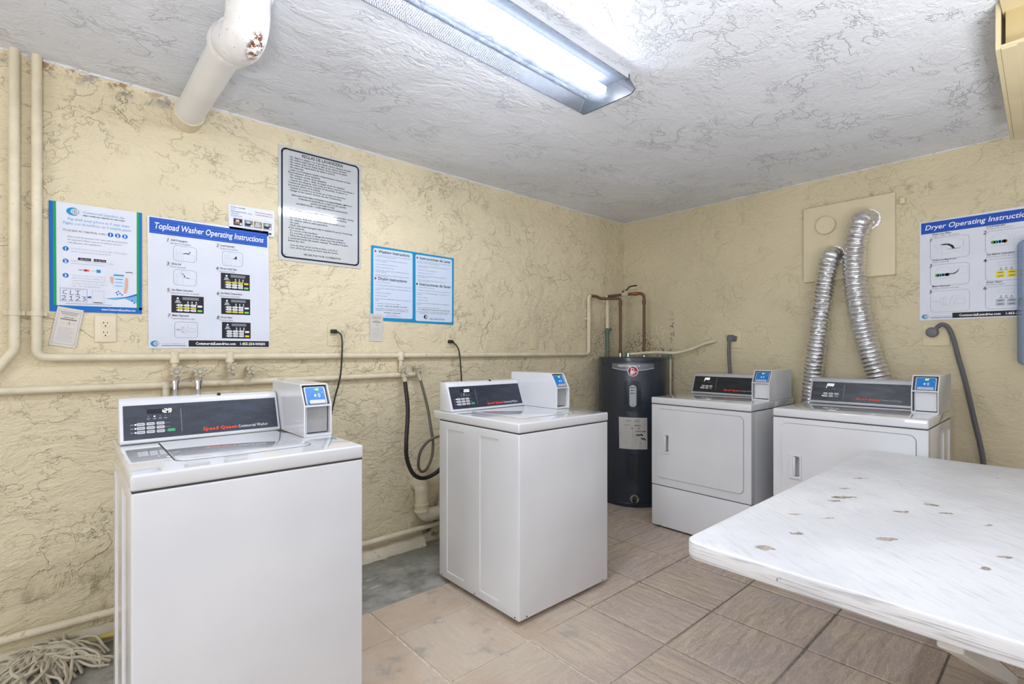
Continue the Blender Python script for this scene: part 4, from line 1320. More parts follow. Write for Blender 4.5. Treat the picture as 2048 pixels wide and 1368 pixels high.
# hoses and cords
def m_braid(name, a, b):
    t = NT(name)
    o = t.pos()
    z = t.n('SeparateXYZ', {0: t.vmath('SCALE', o)})
    wv = t.n('TexWave', {'Vector': o, 'Scale': 90.0, 'Distortion': 1.5, 'Detail': 1.0}, bands_direction='DIAGONAL').outputs[1]
    return t.done(t.mix(wv, srgb(*a), srgb(*b)), 0.35, 0.35, wv, 0.3, .002)
M['braid'] = m_braid('braided_steel_hose', (120, 120, 120), (206, 206, 206))
M['ribbed'] = m_braid('ribbed_grey_hose', (70, 66, 62), (128, 122, 114))
def hose(label, pts, r, mat, ferrule=None, name='hose', cat='hose', group=None):
    t = world_thing(name, label, cat, pts[-1], group)
    m = MB(); m.tube(spline(pts, 10), r, 10)
    m.build('hose', mat, t, world=True)
    if ferrule:
        m = MB(); p0 = Vector(pts[0]); d = (Vector(pts[1]) - p0).normalized()
        m.cyl(p0 - d * .004, p0 + d * .016, r * 1.55, n=10); m.cyl(p0 + d * .014, p0 + d * .045, r * 1.18, n=10)
        m.build('ferrule', ferrule, t, world=True)
    return t
hose('braided steel hose on the leftmost tap', [(.376, 2.739, 1.108), (.374, 2.735, 1.03), (.37, 2.70, .85), (.36, 2.58, .65), (.345, 2.42, .60), (.34, 2.335, .62)], .0095, M['braid'], M['chrome'], group='washer fill hoses')
hose('braided steel hose on the second tap from the left', [(.466, 2.739, 1.106), (.464, 2.735, 1.03), (.455, 2.70, .85), (.44, 2.58, .65), (.43, 2.42, .58), (.43, 2.335, .60)], .0095, M['braid'], M['chrome'], group='washer fill hoses')
hose('thick black rubber hose hanging in a loop beside the middle washer', [(1.552, 2.739, 1.094), (1.553, 2.72, 1.02), (1.545, 2.68, .88), (1.50, 2.62, .70), (1.505, 2.62, .60), (1.545, 2.62, .51), (1.61, 2.62, .470), (1.69, 2.61, .485), (1.76, 2.58, .545), (1.83, 2.50, .62), (1.86, 2.36, .64)], .0125, M['rubber'], M['pipe_valve'], group='washer fill hoses')
hose('thin ribbed grey hose crossing itself in a loop beside the middle washer', [(1.655, 2.739, 1.098), (1.667, 2.72, 1.03), (1.692, 2.69, .88), (1.700, 2.66, .74), (1.705, 2.65, .66), (1.695, 2.65, .58), (1.660, 2.65, .515), (1.618, 2.645, .505), (1.594, 2.64, .55), (1.607, 2.635, .63), (1.655, 2.62, .69), (1.73, 2.60, .715), (1.83, 2.50, .72), (1.86, 2.36, .70)], .0085, M['ribbed'], M['pipe_valve'], group='washer fill hoses')

# outlets
def outlet(u, z, label, rz=0.0, at=None, dirt=True, blank=False, mat='plate', sz=(.073, .115)):
    loc = at if at else (u, 2.7995, z)
    t = thing('outlet_plate' if not blank else 'blank_plate', label, 'outlet' if not blank else 'wall plate', loc, rz, None)
    m = MB(); m.box(-sz[0] / 2, sz[0] / 2, -.006, 0.0, -sz[1] / 2, sz[1] / 2, .0022, 2)
    m.build('plate', M[mat], t)
    if blank:
        return t
    for s in (-1, 1):
        c = s * .0205
        m = MB(); m.prism([(.0165 * math.cos(2 * PI * k / 20), c + max(-.0135, min(.0135, .0165 * math.sin(2 * PI * k / 20)))) for k in range(20)], 'y', -.0082, -.005, .0006, 1)
        soc = m.build('socket', M[mat], t)
        m = MB()
        for dx, hh in ((-.0062, .0082), (.0062, .0068)):
            m.box(dx - .0012, dx + .0012, -.0086, -.0078, c + .002, c + .002 + hh)
        m.cyl((0, -.0086, c - .0075), (0, -.0078, c - .0075), .0028, n=10)
        m.build('slots', M['slot'], soc)
    m = MB(); m.cyl((0, -.0072, 0), (0, -.005, 0), .003, n=10)
    m.build('screw', M[mat], t)
    return t
outlet(.128, 1.336, 'cream duplex outlet below the blue-edged poster, nothing plugged in')
outlet(1.140, 1.328, 'wall-coloured outlet with a black plug in its top socket, right of the left washer', mat='plate_wall', sz=(.078, .118))
outlet(1.936, 1.322, 'wall-coloured outlet with a black plug, under the blue-framed poster', mat='plate_wall')
outlet(2.725, 1.314, 'wall-coloured blank plate near the room corner', blank=True, mat='plate_wall', sz=(.080, .118))
outlet(0, 0, 'wall-coloured plate behind the grey plug of the dryer by the heater', -PI / 2, (3.8995, 1.765, 1.325), blank=True, mat='plate_wall', sz=(.125, .125))
outlet(0, 0, 'wall-coloured plate behind the round grey plug under the dryer poster', -PI / 2, (3.8995, .545, 1.335), blank=True, mat='plate_wall', sz=(.125, .125))
def cord(label, plug_c, pts, r, mat, plug):
    t = world_thing('power_cord', label, 'power cord', plug_c)
    m = MB(); m.tube(spline(pts, 8), r, 8); m.build('cord', mat, t, world=True)
    plug(plug_c).build('plug', mat if mat is M['rubber'] else M['plug_grey'], t, world=True)
    return t
def flat_plug(c):
    m = MB(); x, y, z = c
    m.prism(rrect(x - .014, x + .016, z - .010, z + .012, .004, 3), 'y', y - .028, y - .004, .003, 2)
    m.cyl((x + .010, y - .016, z + .002), (x + .028, y - .020, z - .004), .007, .005, n=10)
    return m
cord('thin black cord from the outlet down behind the left washer', (1.128, 2.796, 1.350), [(1.150, 2.776, 1.348), (1.168, 2.765, 1.325), (1.165, 2.748, 1.25), (1.150, 2.738, 1.10), (1.120, 2.74, .98), (1.07, 2.70, .85), (.90, 2.45, .70), (.74, 2.335, .68)], .0048, M['rubber'], flat_plug)
cord('thin black cord from the outlet down behind the middle washer', (1.925, 2.796, 1.302), [(1.947, 2.776, 1.298), (1.970, 2.765, 1.27), (1.978, 2.748, 1.22), (1.985, 2.738, 1.08), (1.99, 2.72, .9), (2.0, 2.50, .72), (2.0, 2.365, .70)], .0048, M['rubber'], flat_plug)
def right_plug(c):
    m = MB(); x, y, z = c
    m.prism([(x - .030 - .004, z - .004), (x - .034, z + .034), (x - .024, z + .045), (x - .003, z + .045), (x - .003, z - .004)], 'y', y - .022, y + .020, .005, 2)
    m.cyl((x - .003, y - .012, z + .02), (x - .012, y - .046, z + .014), .026, .020, n=14)
    return m
cord('thick grey cord hanging straight down behind the dryer by the heater', (3.897, 1.785, 1.320), [(3.868, 1.785, 1.345), (3.866, 1.788, 1.27), (3.864, 1.786, 1.18), (3.864, 1.778, 1.05), (3.86, 1.765, .8), (3.85, 1.74, .4), (3.84, 1.74, .02)], .0125, M['cord_grey'], right_plug)
def round_plug(c):
    m = MB(); x, y, z = c
    m.rings([(.030, -.004), (.030, -.030), (.026, -.040), (.012, -.046)], 20, origin=(x, y, z), axis='x')
    m.cyl((x - .03, y, z), (x - .036, y - .024, z + .028), .012, .0095, n=10)
    return m
cord('grey cord arching from a round plug and falling to the right of the half-hidden dryer', (3.893, .560, 1.352), [(3.857, .536, 1.380), (3.853, .512, 1.396), (3.853, .485, 1.378), (3.855, .462, 1.31), (3.857, .440, 1.20), (3.858, .412, 1.07), (3.858, .375, .86), (3.858, .338, .64), (3.856, .325, .4), (3.852, .34, .02)], .0125, M['cord_grey'], round_plug)

# ================================================================== vent board and foil ducts
t = thing('vent_board', 'square beige board on the right wall with two foil ducts and a round cap', 'vent board', (3.899, 1.001, 1.72), -PI / 2)
MB().box(-.262, .262, -.024, 0, 0, .517, .003, 1).build('board', M['board'], t)
m = MB(); m.rings([(.060, -.022), (.060, -.050), (.056, -.054), (.02, -.055)], 32, origin=(-.118, 0, .375), axis='y')
m.build('vent_cap', M['board'], t)
for x, z in ((-.243, .02), (.243, .02), (-.243, .497), (.243, .497), (0, .02)):
    m = MB(); m.cyl((x, -.0265, z), (x, -.022, z), .004, n=8); m.build('screw', M['board'], t)
tag(MB().box(3.872, 3.8995, .690, .716, 2.155, 2.195, .002, 1).build('junction_block', M['board']), 'tiny beige block on the wall right of the vent board', 'block')
def duct(label, pts, r, seed):
    t = world_thing('foil_duct', label, 'duct', pts[-1], 'foil exhaust ducts')
    P = spline(pts, 40)
    # resample evenly, then corrugate
    L = [0.0]
    for a, b in zip(P, P[1:]):
        L.append(L[-1] + (b - a).length)
    n = int(L[-1] / .0052)
    Q, Rr = [], []
    j = 0
    for i in range(n + 1):
        s = L[-1] * i / n
        while j < len(L) - 2 and L[j + 1] < s:
            j += 1
        f = (s - L[j]) / max(1e-9, L[j + 1] - L[j])
        Q.append(P[j].lerp(P[j + 1], f))
        Rr.append(r + (.0060 if i % 5 in (1, 2) else (.002 if i % 5 in (0, 3) else -.0015)))
    m = MB(); m.tube(Q, Rr, 40)
    for v in m.bm.verts:
        nz = noise.noise_vector(v.co * 34 + Vector((seed, 0, 0))) * .0042 + noise.noise_vector(v.co * 90) * .0018
        v.co += nz
    d = m.build('duct', M['foil'], t, world=True, angle=50)
    m = MB(); m.rings([(r + .006, -.004), (r + .013, -.004), (r + .013, .004), (r + .006, .004)], 32, axis='x')
    for v in m.bm.verts: v.co += Vector((3.868, pts[0][1], pts[0][2]))
    m.build('collar', M['foil'], t, world=True, smooth=True)
    return t
duct('shorter silver foil duct, the left one under the round cap', [(3.872, 1.070, 1.880), (3.835, 1.074, 1.880), (3.812, 1.082, 1.852), (3.806, 1.094, 1.79), (3.806, 1.108, 1.70), (3.808, 1.132, 1.50), (3.810, 1.155, 1.30), (3.812, 1.178, 1.10), (3.812, 1.195, .85), (3.812, 1.21, .45), (3.812, 1.215, .02)], .054, 1.0)
duct('longer silver foil duct, the right one starting higher on the board', [(3.872, .882, 2.085), (3.830, .892, 2.085), (3.806, .906, 2.055), (3.800, .922, 1.99), (3.800, .934, 1.90), (3.802, .938, 1.76), (3.806, .920, 1.55), (3.812, .892, 1.38), (3.818, .850, 1.20), (3.820, .812, 1.07), (3.820, .79, .90), (3.820, .78, .45), (3.820, .78, .02)], .058, 4.0)

# ================================================================== drain pipe at the ceiling
t = world_thing('drain_pipe', 'thick white drain pipe leaving the wall with a rusty elbow at the ceiling', 'drain pipe', (.42, 2.4, 2.27))
DX, DZ = .425, 2.338
m = MB(); m.cyl((DX, 2.80, DZ), (DX, 2.70, DZ), .062, n=28)
m.build('wall_collar', M['pipe_cream'], t, world=True)
m = MB(); m.cyl((DX, 2.745, DZ), (DX, 2.725, DZ), .0585, n=28); m.cyl((DX, 2.745, DZ), (DX + .012, 1.93, DZ), .056, n=28)
m.build('pipe', M['pvc'], t, world=True)
m = MB()
c = Vector((DX + .014, 0, DZ))
m.tube([c + Vector((0, 2.035, 0)), c + Vector((.002, 2.03, 0)), c + Vector((.004, 1.985, 0)), c + Vector((.006, 1.98, 0))], [.066, .074, .074, .066], 28)
m.build('hub', M['drain'], t, world=True)
m = MB()
path = spline([(.446, 1.80, 2.47), (.446, 1.80, 2.40), (.446, 1.803, 2.335), (.444, 1.838, 2.292), (.440, 1.90, 2.290), (DX + .012, 1.955, 2.322), (DX + .012, 2.01, DZ)], 6)
m.tube(path, .066, 28)
m.tube([(.446, 1.80, 2.405), (.446, 1.80, 2.44)], [.074, .082], 28)
m.build('elbow', M['drain'], t, world=True)

# ================================================================== boxing under the ceiling at the right edge
t = thing('ceiling_boxing', 'beige painted wooden boxing hanging below the ceiling at the right edge', 'boxing', (2.9, -.05, 2.27))
m = MB(); m.prism([(2.374, .176), (3.443, .202), (3.443, .188), (2.374, .162)], 'z', 2.268, H, .0015, 1)
m.build('side_board', M['box_beige'], t, world=True)
m = MB(); m.prism([(2.376, .162), (3.443, .188), (3.443, -.40), (2.376, -.40)], 'z', 2.270, 2.282)
m.build('bottom_panel', M['box_beige'], t, world=True)
m = MB(); m.prism([(2.374, .162), (3.443, .188), (3.443, .150), (2.374, .124)], 'z', 2.264, 2.271, .001, 1)
m.build('batten', M['box_beige'], t, world=True)
m = MB(); m.box(2.392, 2.404, -.40, .152, 2.282, 2.398)
m.build('end_panel', M['box_shaded'], t, world=True)
m = MB(); m.box(2.25, 2.44, -.40, .160, 2.398, 2.4295)
m.build('ceiling_board', M['box_beige'], t, world=True)

# ================================================================== bluish plastic dispenser at the right edge
def m_bluish():
    t = NT('bluish_translucent_plastic')
    o = t.obj()
    n = t.noise(o, 12.0, 2.0).outputs[0]
    dif = t.n('BsdfPrincipled', {'Base Color': t.mix(n, srgb(172, 184, 206), srgb(158, 172, 196)), 'Roughness': 0.2})
    tp = t.n('BsdfTransparent', {'Color': srgb(214, 224, 236)})
    x = t.n('SeparateXYZ', {0: o})
    edge = t.step(x.outputs[0], -.162, -.115, 0.22, 0.85)
    mx = t.n('MixShader', {0: edge, 1: tp.outputs[0], 2: dif.outputs[0]})
    t.t.links.new(mx.outputs[0], t.out.inputs[0])
    return t.m
t = thing('wall_dispenser', 'bluish translucent plastic dispenser cut off by the right edge over the dryer poster', 'dispenser', (3.892, .03, 1.165), -PI / 2)
m = MB(); m.prism(rrect(-.168, .168, .0, .668, .03, 6), 'y', -.095, -.012, .010, 3)
m.build('cover', m_bluish(), t)
MB().prism(rrect(-.12, .12, .03, .638, .02, 4), 'y', -.012, 0, .002, 1).build('back_plate', M['reader_rim'], t)

# ================================================================== string mop on the floor
t = world_thing('string_mop', 'grey string mop with a yellow handle lying at the foot of the left wall', 'mop', (-.02, 2.64, 0))
rg = random.Random(11)
m = MB()
for i in range(230):
    a = rg.uniform(0, 2 * PI)
    c0 = Vector((rg.gauss(-.07, .04), rg.gauss(2.67, .03), rg.uniform(.03, .06)))
    ln = rg.uniform(.08, .19)
    a = rg.choice((rg.uniform(-2.7, -.2), rg.uniform(-2.9, .1), rg.uniform(0, 2 * PI)))
    d = Vector((math.cos(a), math.sin(a), 0)); sd = Vector((-d.y, d.x, 0)); wob = rg.uniform(-.05, .05)
    lift = rg.uniform(.0, .035)
    pts = []
    for k in range(7):
        f = k / 6
        q = c0 + d * ln * f + sd * wob * math.sin(f * PI * rg.uniform(.8, 1.2))
        q.z = max(.006, c0.z * (1 - f) ** .7 + lift * math.sin(f * PI) + rg.uniform(.004, .012))
        q.y = min(q.y, 2.755 + .02 * rg.random())
        if q.y > 2.735: q.z = max(q.z, .012)
        pts.append(q)
    m.tube(spline(pts, 2), rg.uniform(.0050, .0068), 5, caps=True)
o = m.build('strings', M['mop'], t, world=True)
o['kind'] = 'stuff'
m = MB(); m.box(-.11, .0, 2.660, 2.712, .02, .05, .01, 2); m.build('clamp', M['mop_handle'], t, world=True)
m = MB(); m.cyl((-.03, 2.716, .040), (1.16, 2.704, .013), .0115, n=12); m.build('handle', M['mop_handle'], t, world=True)

# ================================================================== signs and papers
def sheet(name, label, cat, u, z, outline, mat, rz=0.0, at=None, tilt=0.0, thick=.0012, part='sheet', group=None):
    loc = at if at else (u, 2.798, z)
    t = thing(name, label, cat, loc, rz, group, rot=Euler((0, tilt, rz)))
    MB().prism(outline, 'y', -thick, .0).build(part, mat, t, smooth=False)
    return t
def logo(p, u, v, s):
    """crescent and round seal"""
    out, n = [], 24
    for k in range(n + 1):
        a = math.radians(60 + 240 * k / n)
        out.append((u + s * 1.05 * math.cos(a) * 1.0, v + s * .80 * math.sin(a)))
    for k in range(n + 1):
        a = math.radians(290 - 220 * k / n)
        out.append((u + s * .28 + s * .70 * math.cos(a), v + s * .62 * math.sin(a)))
    p.poly('cyan', out, 1)
    p.disc('silver', u + s * .33, v, s * .56, s * .56, 2)
    p.disc('pale', u + s * .33, v, s * .46, s * .46, 3)
    p.ring('grey', u + s * .33, v, s * .25, s * .28, s * .09, 4, 40, 330, 10)
    p.line('brown', [(u + s * .1, v + s * .1), (u + s * .5, v - s * .1)], s * .10, 4)

# ---- pay-by-phone poster
t = sheet('pay_poster', 'white poster with blue and green edges about paying by phone, leftmost on the wall', 'poster', -.050, 1.404, [(0, 0), (.306, .003), (.306, .459), (-.003, .455)], M['sheet'])
p = Printer()
p.poly('midblue', [(-.003, .455), (0, 0), (.306, .003), (.306, .030), (.018, .026), (.016, .455)], 0)
p.rect('midblue', .296, .306, .02, .459, 0)
p.poly('green', [(.010, .455), (.012, .026), (.021, .026), (.019, .456)], 1)
p.rect('green', .287, .296, .030, .459, 1)
logo(p, .073, .422, .021)
p.text('teal', 'Commercial Laundries, Inc', .104, .420, .0155, w=.140, bold=.0)
p.text('black', 'FAMILY OWNED AND OPERATED FOR OVER 35 YEARS', .104, .409, .0068, w=.140, bold=.02)
p.text('teal', 'Pay with your phone in 3 easy steps', .055, .385, .0165, w=.206, shear=.2)
p.text('teal', 'Pague con su teléfono en 3 simples pasos', .041, .367, .0165, w=.226, shear=.2)
p.text('black', 'IT’S AS EASY AS / TAN FÁCIL COMO', .040, .338, .0105, w=.140, shear=.1)
for k, x in enumerate((.195, .220, .245)):
    p.disc('midblue', x, .343, .0098, layer=1); p.text('white', str(k + 1), x, .337, .017, align='CENTER', bold=.03)
for k, (l, w_) in enumerate((('Please touch the mounted card reader with the phone below', .200), ('for payment / Favor acercar el teléfono al lector', .180), ('card/pase su teléfono', .110))):
    p.text('grey', l, .055, .313 - k * .0125, .0092, w=w_)
for k, z in enumerate((.264, .212, .152)):
    p.disc('midblue', .049, z, .0095, layer=1); p.text('white', str(k + 1), .049, z - .006, .016, align='CENTER', bold=.03)
p.text('lgrey', 'Download the free Laundry App / Descargue', .066, .264, .0095, w=.188)
p.text('lgrey', 'gratis la aplicación de lavandería', .066, .252, .0095, w=.13)
p.rect('black', .088, .130, .220, .231, 1); p.rect('black', .139, .180, .220, .231, 1)
p.text('white', 'App Store', .094, .2235, .0062, w=.032); p.text('white', 'Google Play', .144, .2235, .0062, w=.033)
p.text('lgrey', 'Register to App / Regístrese a la App', .066, .213, .0090, w=.140)
p.line('lgrey', [(.066, .204), (.176, .205)], .002, 1)
p.text('black', 'VISA', .089, .176, .0085, w=.016, shear=.2); p.rect('red', .107, .116, .175, .183, 1); p.rect('orange', .114, .124, .175, .183, 1)
p.text('lgrey', 'PayPal', .128, .177, .006, w=.016); p.rect('cyan', .148, .162, .173, .186, 1)
for k, (l, w_) in enumerate((('Use the machine by entering the', .112), ('QR code or sticker number on the', .112), ('reader / Use la máquina ingresando', .108), ('el código o el número en la etiqueta', .114), ('en la máquina', .09))):
    p.text('lgrey', l, .070, .153 - k * .0112, .0078, w=w_)
p.frame('grey', .032, .117, .044, .099, .001, .0009, 1)
p.line('lgrey', [(.04, .095), (.108, .096)], .0015, 1)
# hand-written number
def strokes(p, key, u, v, sx, sy, sets, wd):
    for st in sets:
        p.line(key, [(u + a * sx, v + b * sy) for a, b in st], wd, 2)
strokes(p, 'navy', .040, .072, .014, .018, [[(.9, 1), (.2, .9), (.05, .3), (.9, .1)]], .0016)
strokes(p, 'navy', .063, .072, .012, .018, [[(.1, 1), (.0, .05), (.9, .1)]], .0016)
strokes(p, 'navy', .080, .072, .014, .018, [[(.0, 1), (1, 1)], [(.55, 1), (.45, .1)], [(-.1, .1), (1, .1)]], .0016)
for u in (.037, .081):
    strokes(p, 'navy', u, .048, .015, .019, [[(.0, .9), (.7, 1), (.8, .7), (.0, .05), (1, .1)]], .0016)
strokes(p, 'navy', .061, .048, .012, .019, [[(.0, .7), (.5, 1), (.45, .05)], [(-.1, .05), (1, .08)]], .0016)
strokes(p, 'navy', .100, .048, .014, .019, [[(.0, 1), (.9, .9), (.4, .55), (1, .3), (.2, 0)]], .0016)
p.poly('midblue', [(.119, .062), (.119, .069), (.126, .069), (.126, .072), (.133, .066), (.126, .059), (.126, .062)], 1)
p.frame('lgrey', .134, .173, .040, .094, .001, .0008, 1)
p.line('black', [(.139, .044), (.168, .044)], .003, 1)
# hands holding a phone over splashing water
p.rect('pale', .205, .243, .110, .176, 1); p.rect('cyan', .206, .241, .166, .172, 2)
for k in range(3): p.line('green' if k == 0 else 'teal', [(.212, .152 - k * .015), (.236, .152 - k * .015)], .003, 2)
p.poly('skin', [(.194, .160), (.203, .162), (.206, .150), (.203, .130), (.196, .135)], 3)
p.poly('skin', [(.247, .160), (.255, .158), (.256, .120), (.250, .092), (.240, .092), (.246, .118)], 3)
p.line('navy', [(.248, .184), (.264, .186), (.272, .184)], .003, 1)
p.poly('teal', [(.175, .064), (.21, .070), (.25, .075), (.287, .090), (.287, .050), (.265, .058), (.245, .068), (.21, .060)], 1)
p.poly('midblue', [(.21, .066), (.25, .076), (.287, .092), (.287, .084), (.25, .071)], 2)
for (x, z) in ((.215, .092), (.222, .098), (.219, .084), (.228, .090), (.235, .084), (.27, .06), (.278, .05)):
    p.disc('midblue', x, z, .0028, .0034, 2, 8)
p.line('grey', [(.05, .035), (.20, .036)], .0016, 1)
p.text('white', 'www.CommercialLaundries.com', .165, .012, .0135, w=.117, bold=.02)
p.flush(t, pnames(navy='handwriting'), INK)

# ---- operating instruction posters
def mini_panel(p, u0, u1, v0, v1, hi, start):
    W_, H_ = u1 - u0, v1 - v0
    p.rect('black', u0, u1, v0, v1, 1)
    p.rect('grey', u0 + W_ * .33, u0 + W_ * .84, v1 - H_ * .24, v1 - H_ * .08, 2)
    p.disc('white', u0 + W_ * .19, v1 - H_ * .17, W_ * .035, layer=2, n=10)
    p.rect('lgrey', u0 + W_ * .13, u0 + W_ * .25, v1 - H_ * .36, v1 - H_ * .27, 2); p.rect('lgrey', u0 + W_ * .10, u0 + W_ * .29, v1 - H_ * .43, v1 - H_ * .38, 2)
    for k in range(3):
        x = u0 + W_ * (.50 + .13 * k); p.disc('white', x, v1 - H_ * .36, W_ * .022, layer=2, n=8); p.rect('lgrey', x - W_ * .03, x + W_ * .03, v1 - H_ * .49, v1 - H_ * .43, 2)
    for r in range(3):
        for c in range(3):
            x = u0 + W_ * (.18 + .21 * c); y = v0 + H_ * (.38 - .145 * r)
            p.rr('yellow' if r == hi else 'white', x, x + W_ * .155, y, y + H_ * .115, H_ * .02, 2)
            p.line('grey', [(x + W_ * .04, y + H_ * .057), (x + W_ * .115, y + H_ * .057)], H_ * .03, 3)
            p.rect('white', x - W_ * .035, x - W_ * .012, y + H_ * .03, y + H_ * .085, 2)
    p.rr('yellow' if hi == 0 else 'white', u0 + W_ * .80, u0 + W_ * .95, v0 + H_ * .36, v0 + H_ * .47, H_ * .02, 2)
    p.rr('yellow' if start else 'lime', u0 + W_ * .80, u0 + W_ * .95, v0 + H_ * .09, v0 + H_ * .20, H_ * .02, 2)
def washer_sketch(p, u0, u1, v0, v1, kind):
    W_, H_ = u1 - u0, v1 - v0
    P = lambda a, b: (u0 + a * W_, v0 + b * H_)
    p.frame('grey', u0, u1, v0, v1, W_ * .16, .0011, 1)
    L_ = lambda pts, wd=.0007: p.line('lgrey', [P(*q) for q in pts], wd, 1)
    L_([(.12, .02), (.12, .58), (.92, .44), (.92, .03)]); L_([(.35, .03), (.35, .53)]); L_([(.42, .03), (.42, .52)]); L_([(.22, .03), (.22, .55)])
    L_([(.14, .60), (.16, .76), (.30, .74), (.34, .60)]); L_([(.30, .74), (.34, .95), (.62, .88), (.74, .62)])
    if kind == 0:
        p.poly('black', [P(*q) for q in ((.40, .53), (.55, .57), (.70, .55), (.68, .49), (.55, .52), (.42, .50))], 2); p.poly('black', [P(*q) for q in ((.64, .60), (.74, .68), (.72, .58))], 2)
    elif kind == 1:
        p.poly('black', [P(*q) for q in ((.48, .50), (.60, .56), (.64, .70), (.70, .68), (.70, .50), (.58, .50))], 2)
    else:
        p.line('black', [P(.34, .76), (P(.44, .70)), P(.48, .56)], .0022, 2); p.poly('black', [P(*q) for q in ((.50, .52), (.62, .50), (.72, .46), (.60, .46))], 2); p.poly('black', [P(*q) for q in ((.44, .58), (.52, .58), (.48, .50))], 2)
def tap_card(p, u0, u1, v0, v1):
    W_, H_ = u1 - u0, v1 - v0
    P = lambda a, b: (u0 + a * W_, v0 + b * H_)
    p.frame('grey', u0, u1, v0, v1, W_ * .12, .0011, 1)
    for a in (.10, .17):
        p.ring('lgrey', *P(a, .5), W_ * .022, W_ * .022, .001, 1)
    p.line('lgrey', [P(.40, .34), P(.30, .36), P(.24, .5), P(.30, .64), P(.40, .66)], .0013, 1); p.frame('lgrey', *(P(.34, 0)[0], P(.40, 0)[0]), P(0, .32)[1], P(0, .68)[1], .001, .001, 1)
    p.line('lgrey', [P(.46, .26), P(.58, .74)], .0014, 1)
    p.line('lgrey', [P(.60, .36), P(.66, .60), P(.86, .60), P(.90, .36)], .0011, 1, True)
def footer(p, u1, bar0):
    logo(p, .028, .022, .017)
    p.text('teal', 'Commercial Laundries, Inc', .053, .020, .0075, w=.094)
    p.line('black', [(.053, .0135), (.148, .0135)], .0022, 1)
    p.rect('black', bar0, u1, .009, .039, 1)

PW, PH = .515, .612
t = sheet('washer_poster', 'large white poster with a blue band headed Topload Washer Operating Instructions', 'poster', .277, 1.252, [(.003, 0), (.519, .004), (.512, .612), (-.002, .604)], M['sheet'])
p = Printer()
p.rect('blue', .006, .506, .527, .599, 1)
for k in range(6):
    p.rect('blue2', .006, .506, .532 + k * .0115, .535 + k * .0115, 2)
p.text('white', 'Topload Washer Operating Instructions', .026, .550, .040, w=.462, bold=.010, shear=.22, layer=3)
def step_text(p, n, a, b, u, v, wa, wb):
    p.text('black', n, u, v - .004, .024, shear=.15)
    p.text('black', '· ' + a, u + .014, v + .002, .0125, w=wa, bold=.015, shear=.2)
    p.text('grey', '· ' + b, u + .010, v - .0115, .0115, w=wb, shear=.2)
step_text(p, '1', 'Add Detergent', 'Agregar Detergente', .069, .500, .070, .088)
step_text(p, '2', 'Load Laundry', 'Cargue la lavadora', .272, .503, .068, .086)
step_text(p, '3', 'Close Lid', 'Cierre la puerta', .069, .390, .045, .068)
step_text(p, '4', 'Choose Cycle Type', 'Seleccione el Ciclo', .270, .390, .080, .075)
step_text(p, '5', 'Set Fabric Selection', 'Seleccione el ciclo de lavado', .071, .268, .090, .122)
step_text(p, '6', 'Set Wash Temperature', 'Seleccione la temperatura', .274, .268, .100, .095)
step_text(p, '7', 'Make Payment', 'Toque la tarjeta de pago', .073, .149, .072, .102)
step_text(p, '8', 'Press Start', 'Presione Start', .274, .149, .055, .062)
washer_sketch(p, .097, .190, .411, .482, 0); washer_sketch(p, .299, .391, .413, .483, 1); washer_sketch(p, .098, .190, .298, .371, 2)
mini_panel(p, .293, .423, .294, .375, 0, False); mini_panel(p, .090, .220, .168, .249, 1, False)
mini_panel(p, .295, .425, .171, .251, 2, False); mini_panel(p, .298, .427, .051, .132, 9, True)
tap_card(p, .103, .194, .051, .125)
footer(p, .514, .158)
p.text('white', 'CommercialLaundries.com', .186, .018, .0185, w=.173, bold=.03)
p.text('white', '1-855-254-WASH', .379, .018, .0185, w=.116, bold=.03)
p.flush(t, pnames(), INK)

t = sheet('dryer_poster', 'white poster with a blue band headed Dryer Operating Instructions on the right wall', 'poster', 0, 0, [(0, 0), (.515, .003), (.515, .606), (0, .597)], M['sheet'], -PI / 2, (3.898, .622, 1.426))
p = Printer()
p.rect('blue', .007, .508, .523, .591, 1)
p.text('white', 'Dryer Operating Instructions', .026, .546, .040, w=.465, bold=.010, shear=.22, layer=3)
def dryer_sketch(p, u0, u1, v0, v1, kind):
    W_, H_ = u1 - u0, v1 - v0
    P = lambda a, b: (u0 + a * W_, v0 + b * H_)
    p.frame('grey', u0, u1, v0, v1, W_ * .12, .0014, 1)
    LL = lambda pts, c=False: p.line('lgrey', [P(*q) for q in pts], .0008, 1, c)
    if kind == 0:
        LL([(.30, .06), (.30, .95)]); LL([(.30, .26), (.97, .30)]); p.ring('lgrey', *P(.62, .66), W_ * .24, H_ * .26, .001, 1); LL([(.86, .3), (.86, .95)])
        p.poly('black', [P(*q) for q in ((.24, .66), (.36, .70), (.50, .68), (.60, .58), (.64, .44), (.58, .44), (.52, .56), (.44, .63), (.36, .64))], 2)
        p.line('grey', [P(.46, .42), P(.78, .44)], .0022, 1)
        for k in range(5): LL([(.08 + .02 * k, .66 - .05 * k), (.18 + .01 * k, .70 - .06 * k)])
    else:
        LL([(.08, .32), (.62, .34), (.62, .95)]); p.ring('lgrey', *P(.35, .60), W_ * .22, H_ * .28, .001, 1); LL([(.66, .50), (.95, .52), (.95, .80), (.70, .84)], True)
        for key, a in (('cgreen', .24), ('cgreen', .18), ('teal', .36), ('teal', .31), ('brown', .46), ('brown', .43)):
            p.disc(key, *P(a, .50), W_ * .055, H_ * .075, 2, 8)
        if kind == 2:
            p.poly('black', [P(*q) for q in ((.46, .56), (.60, .54), (.70, .62), (.76, .78), (.72, .60), (.62, .50), (.46, .52))], 3)
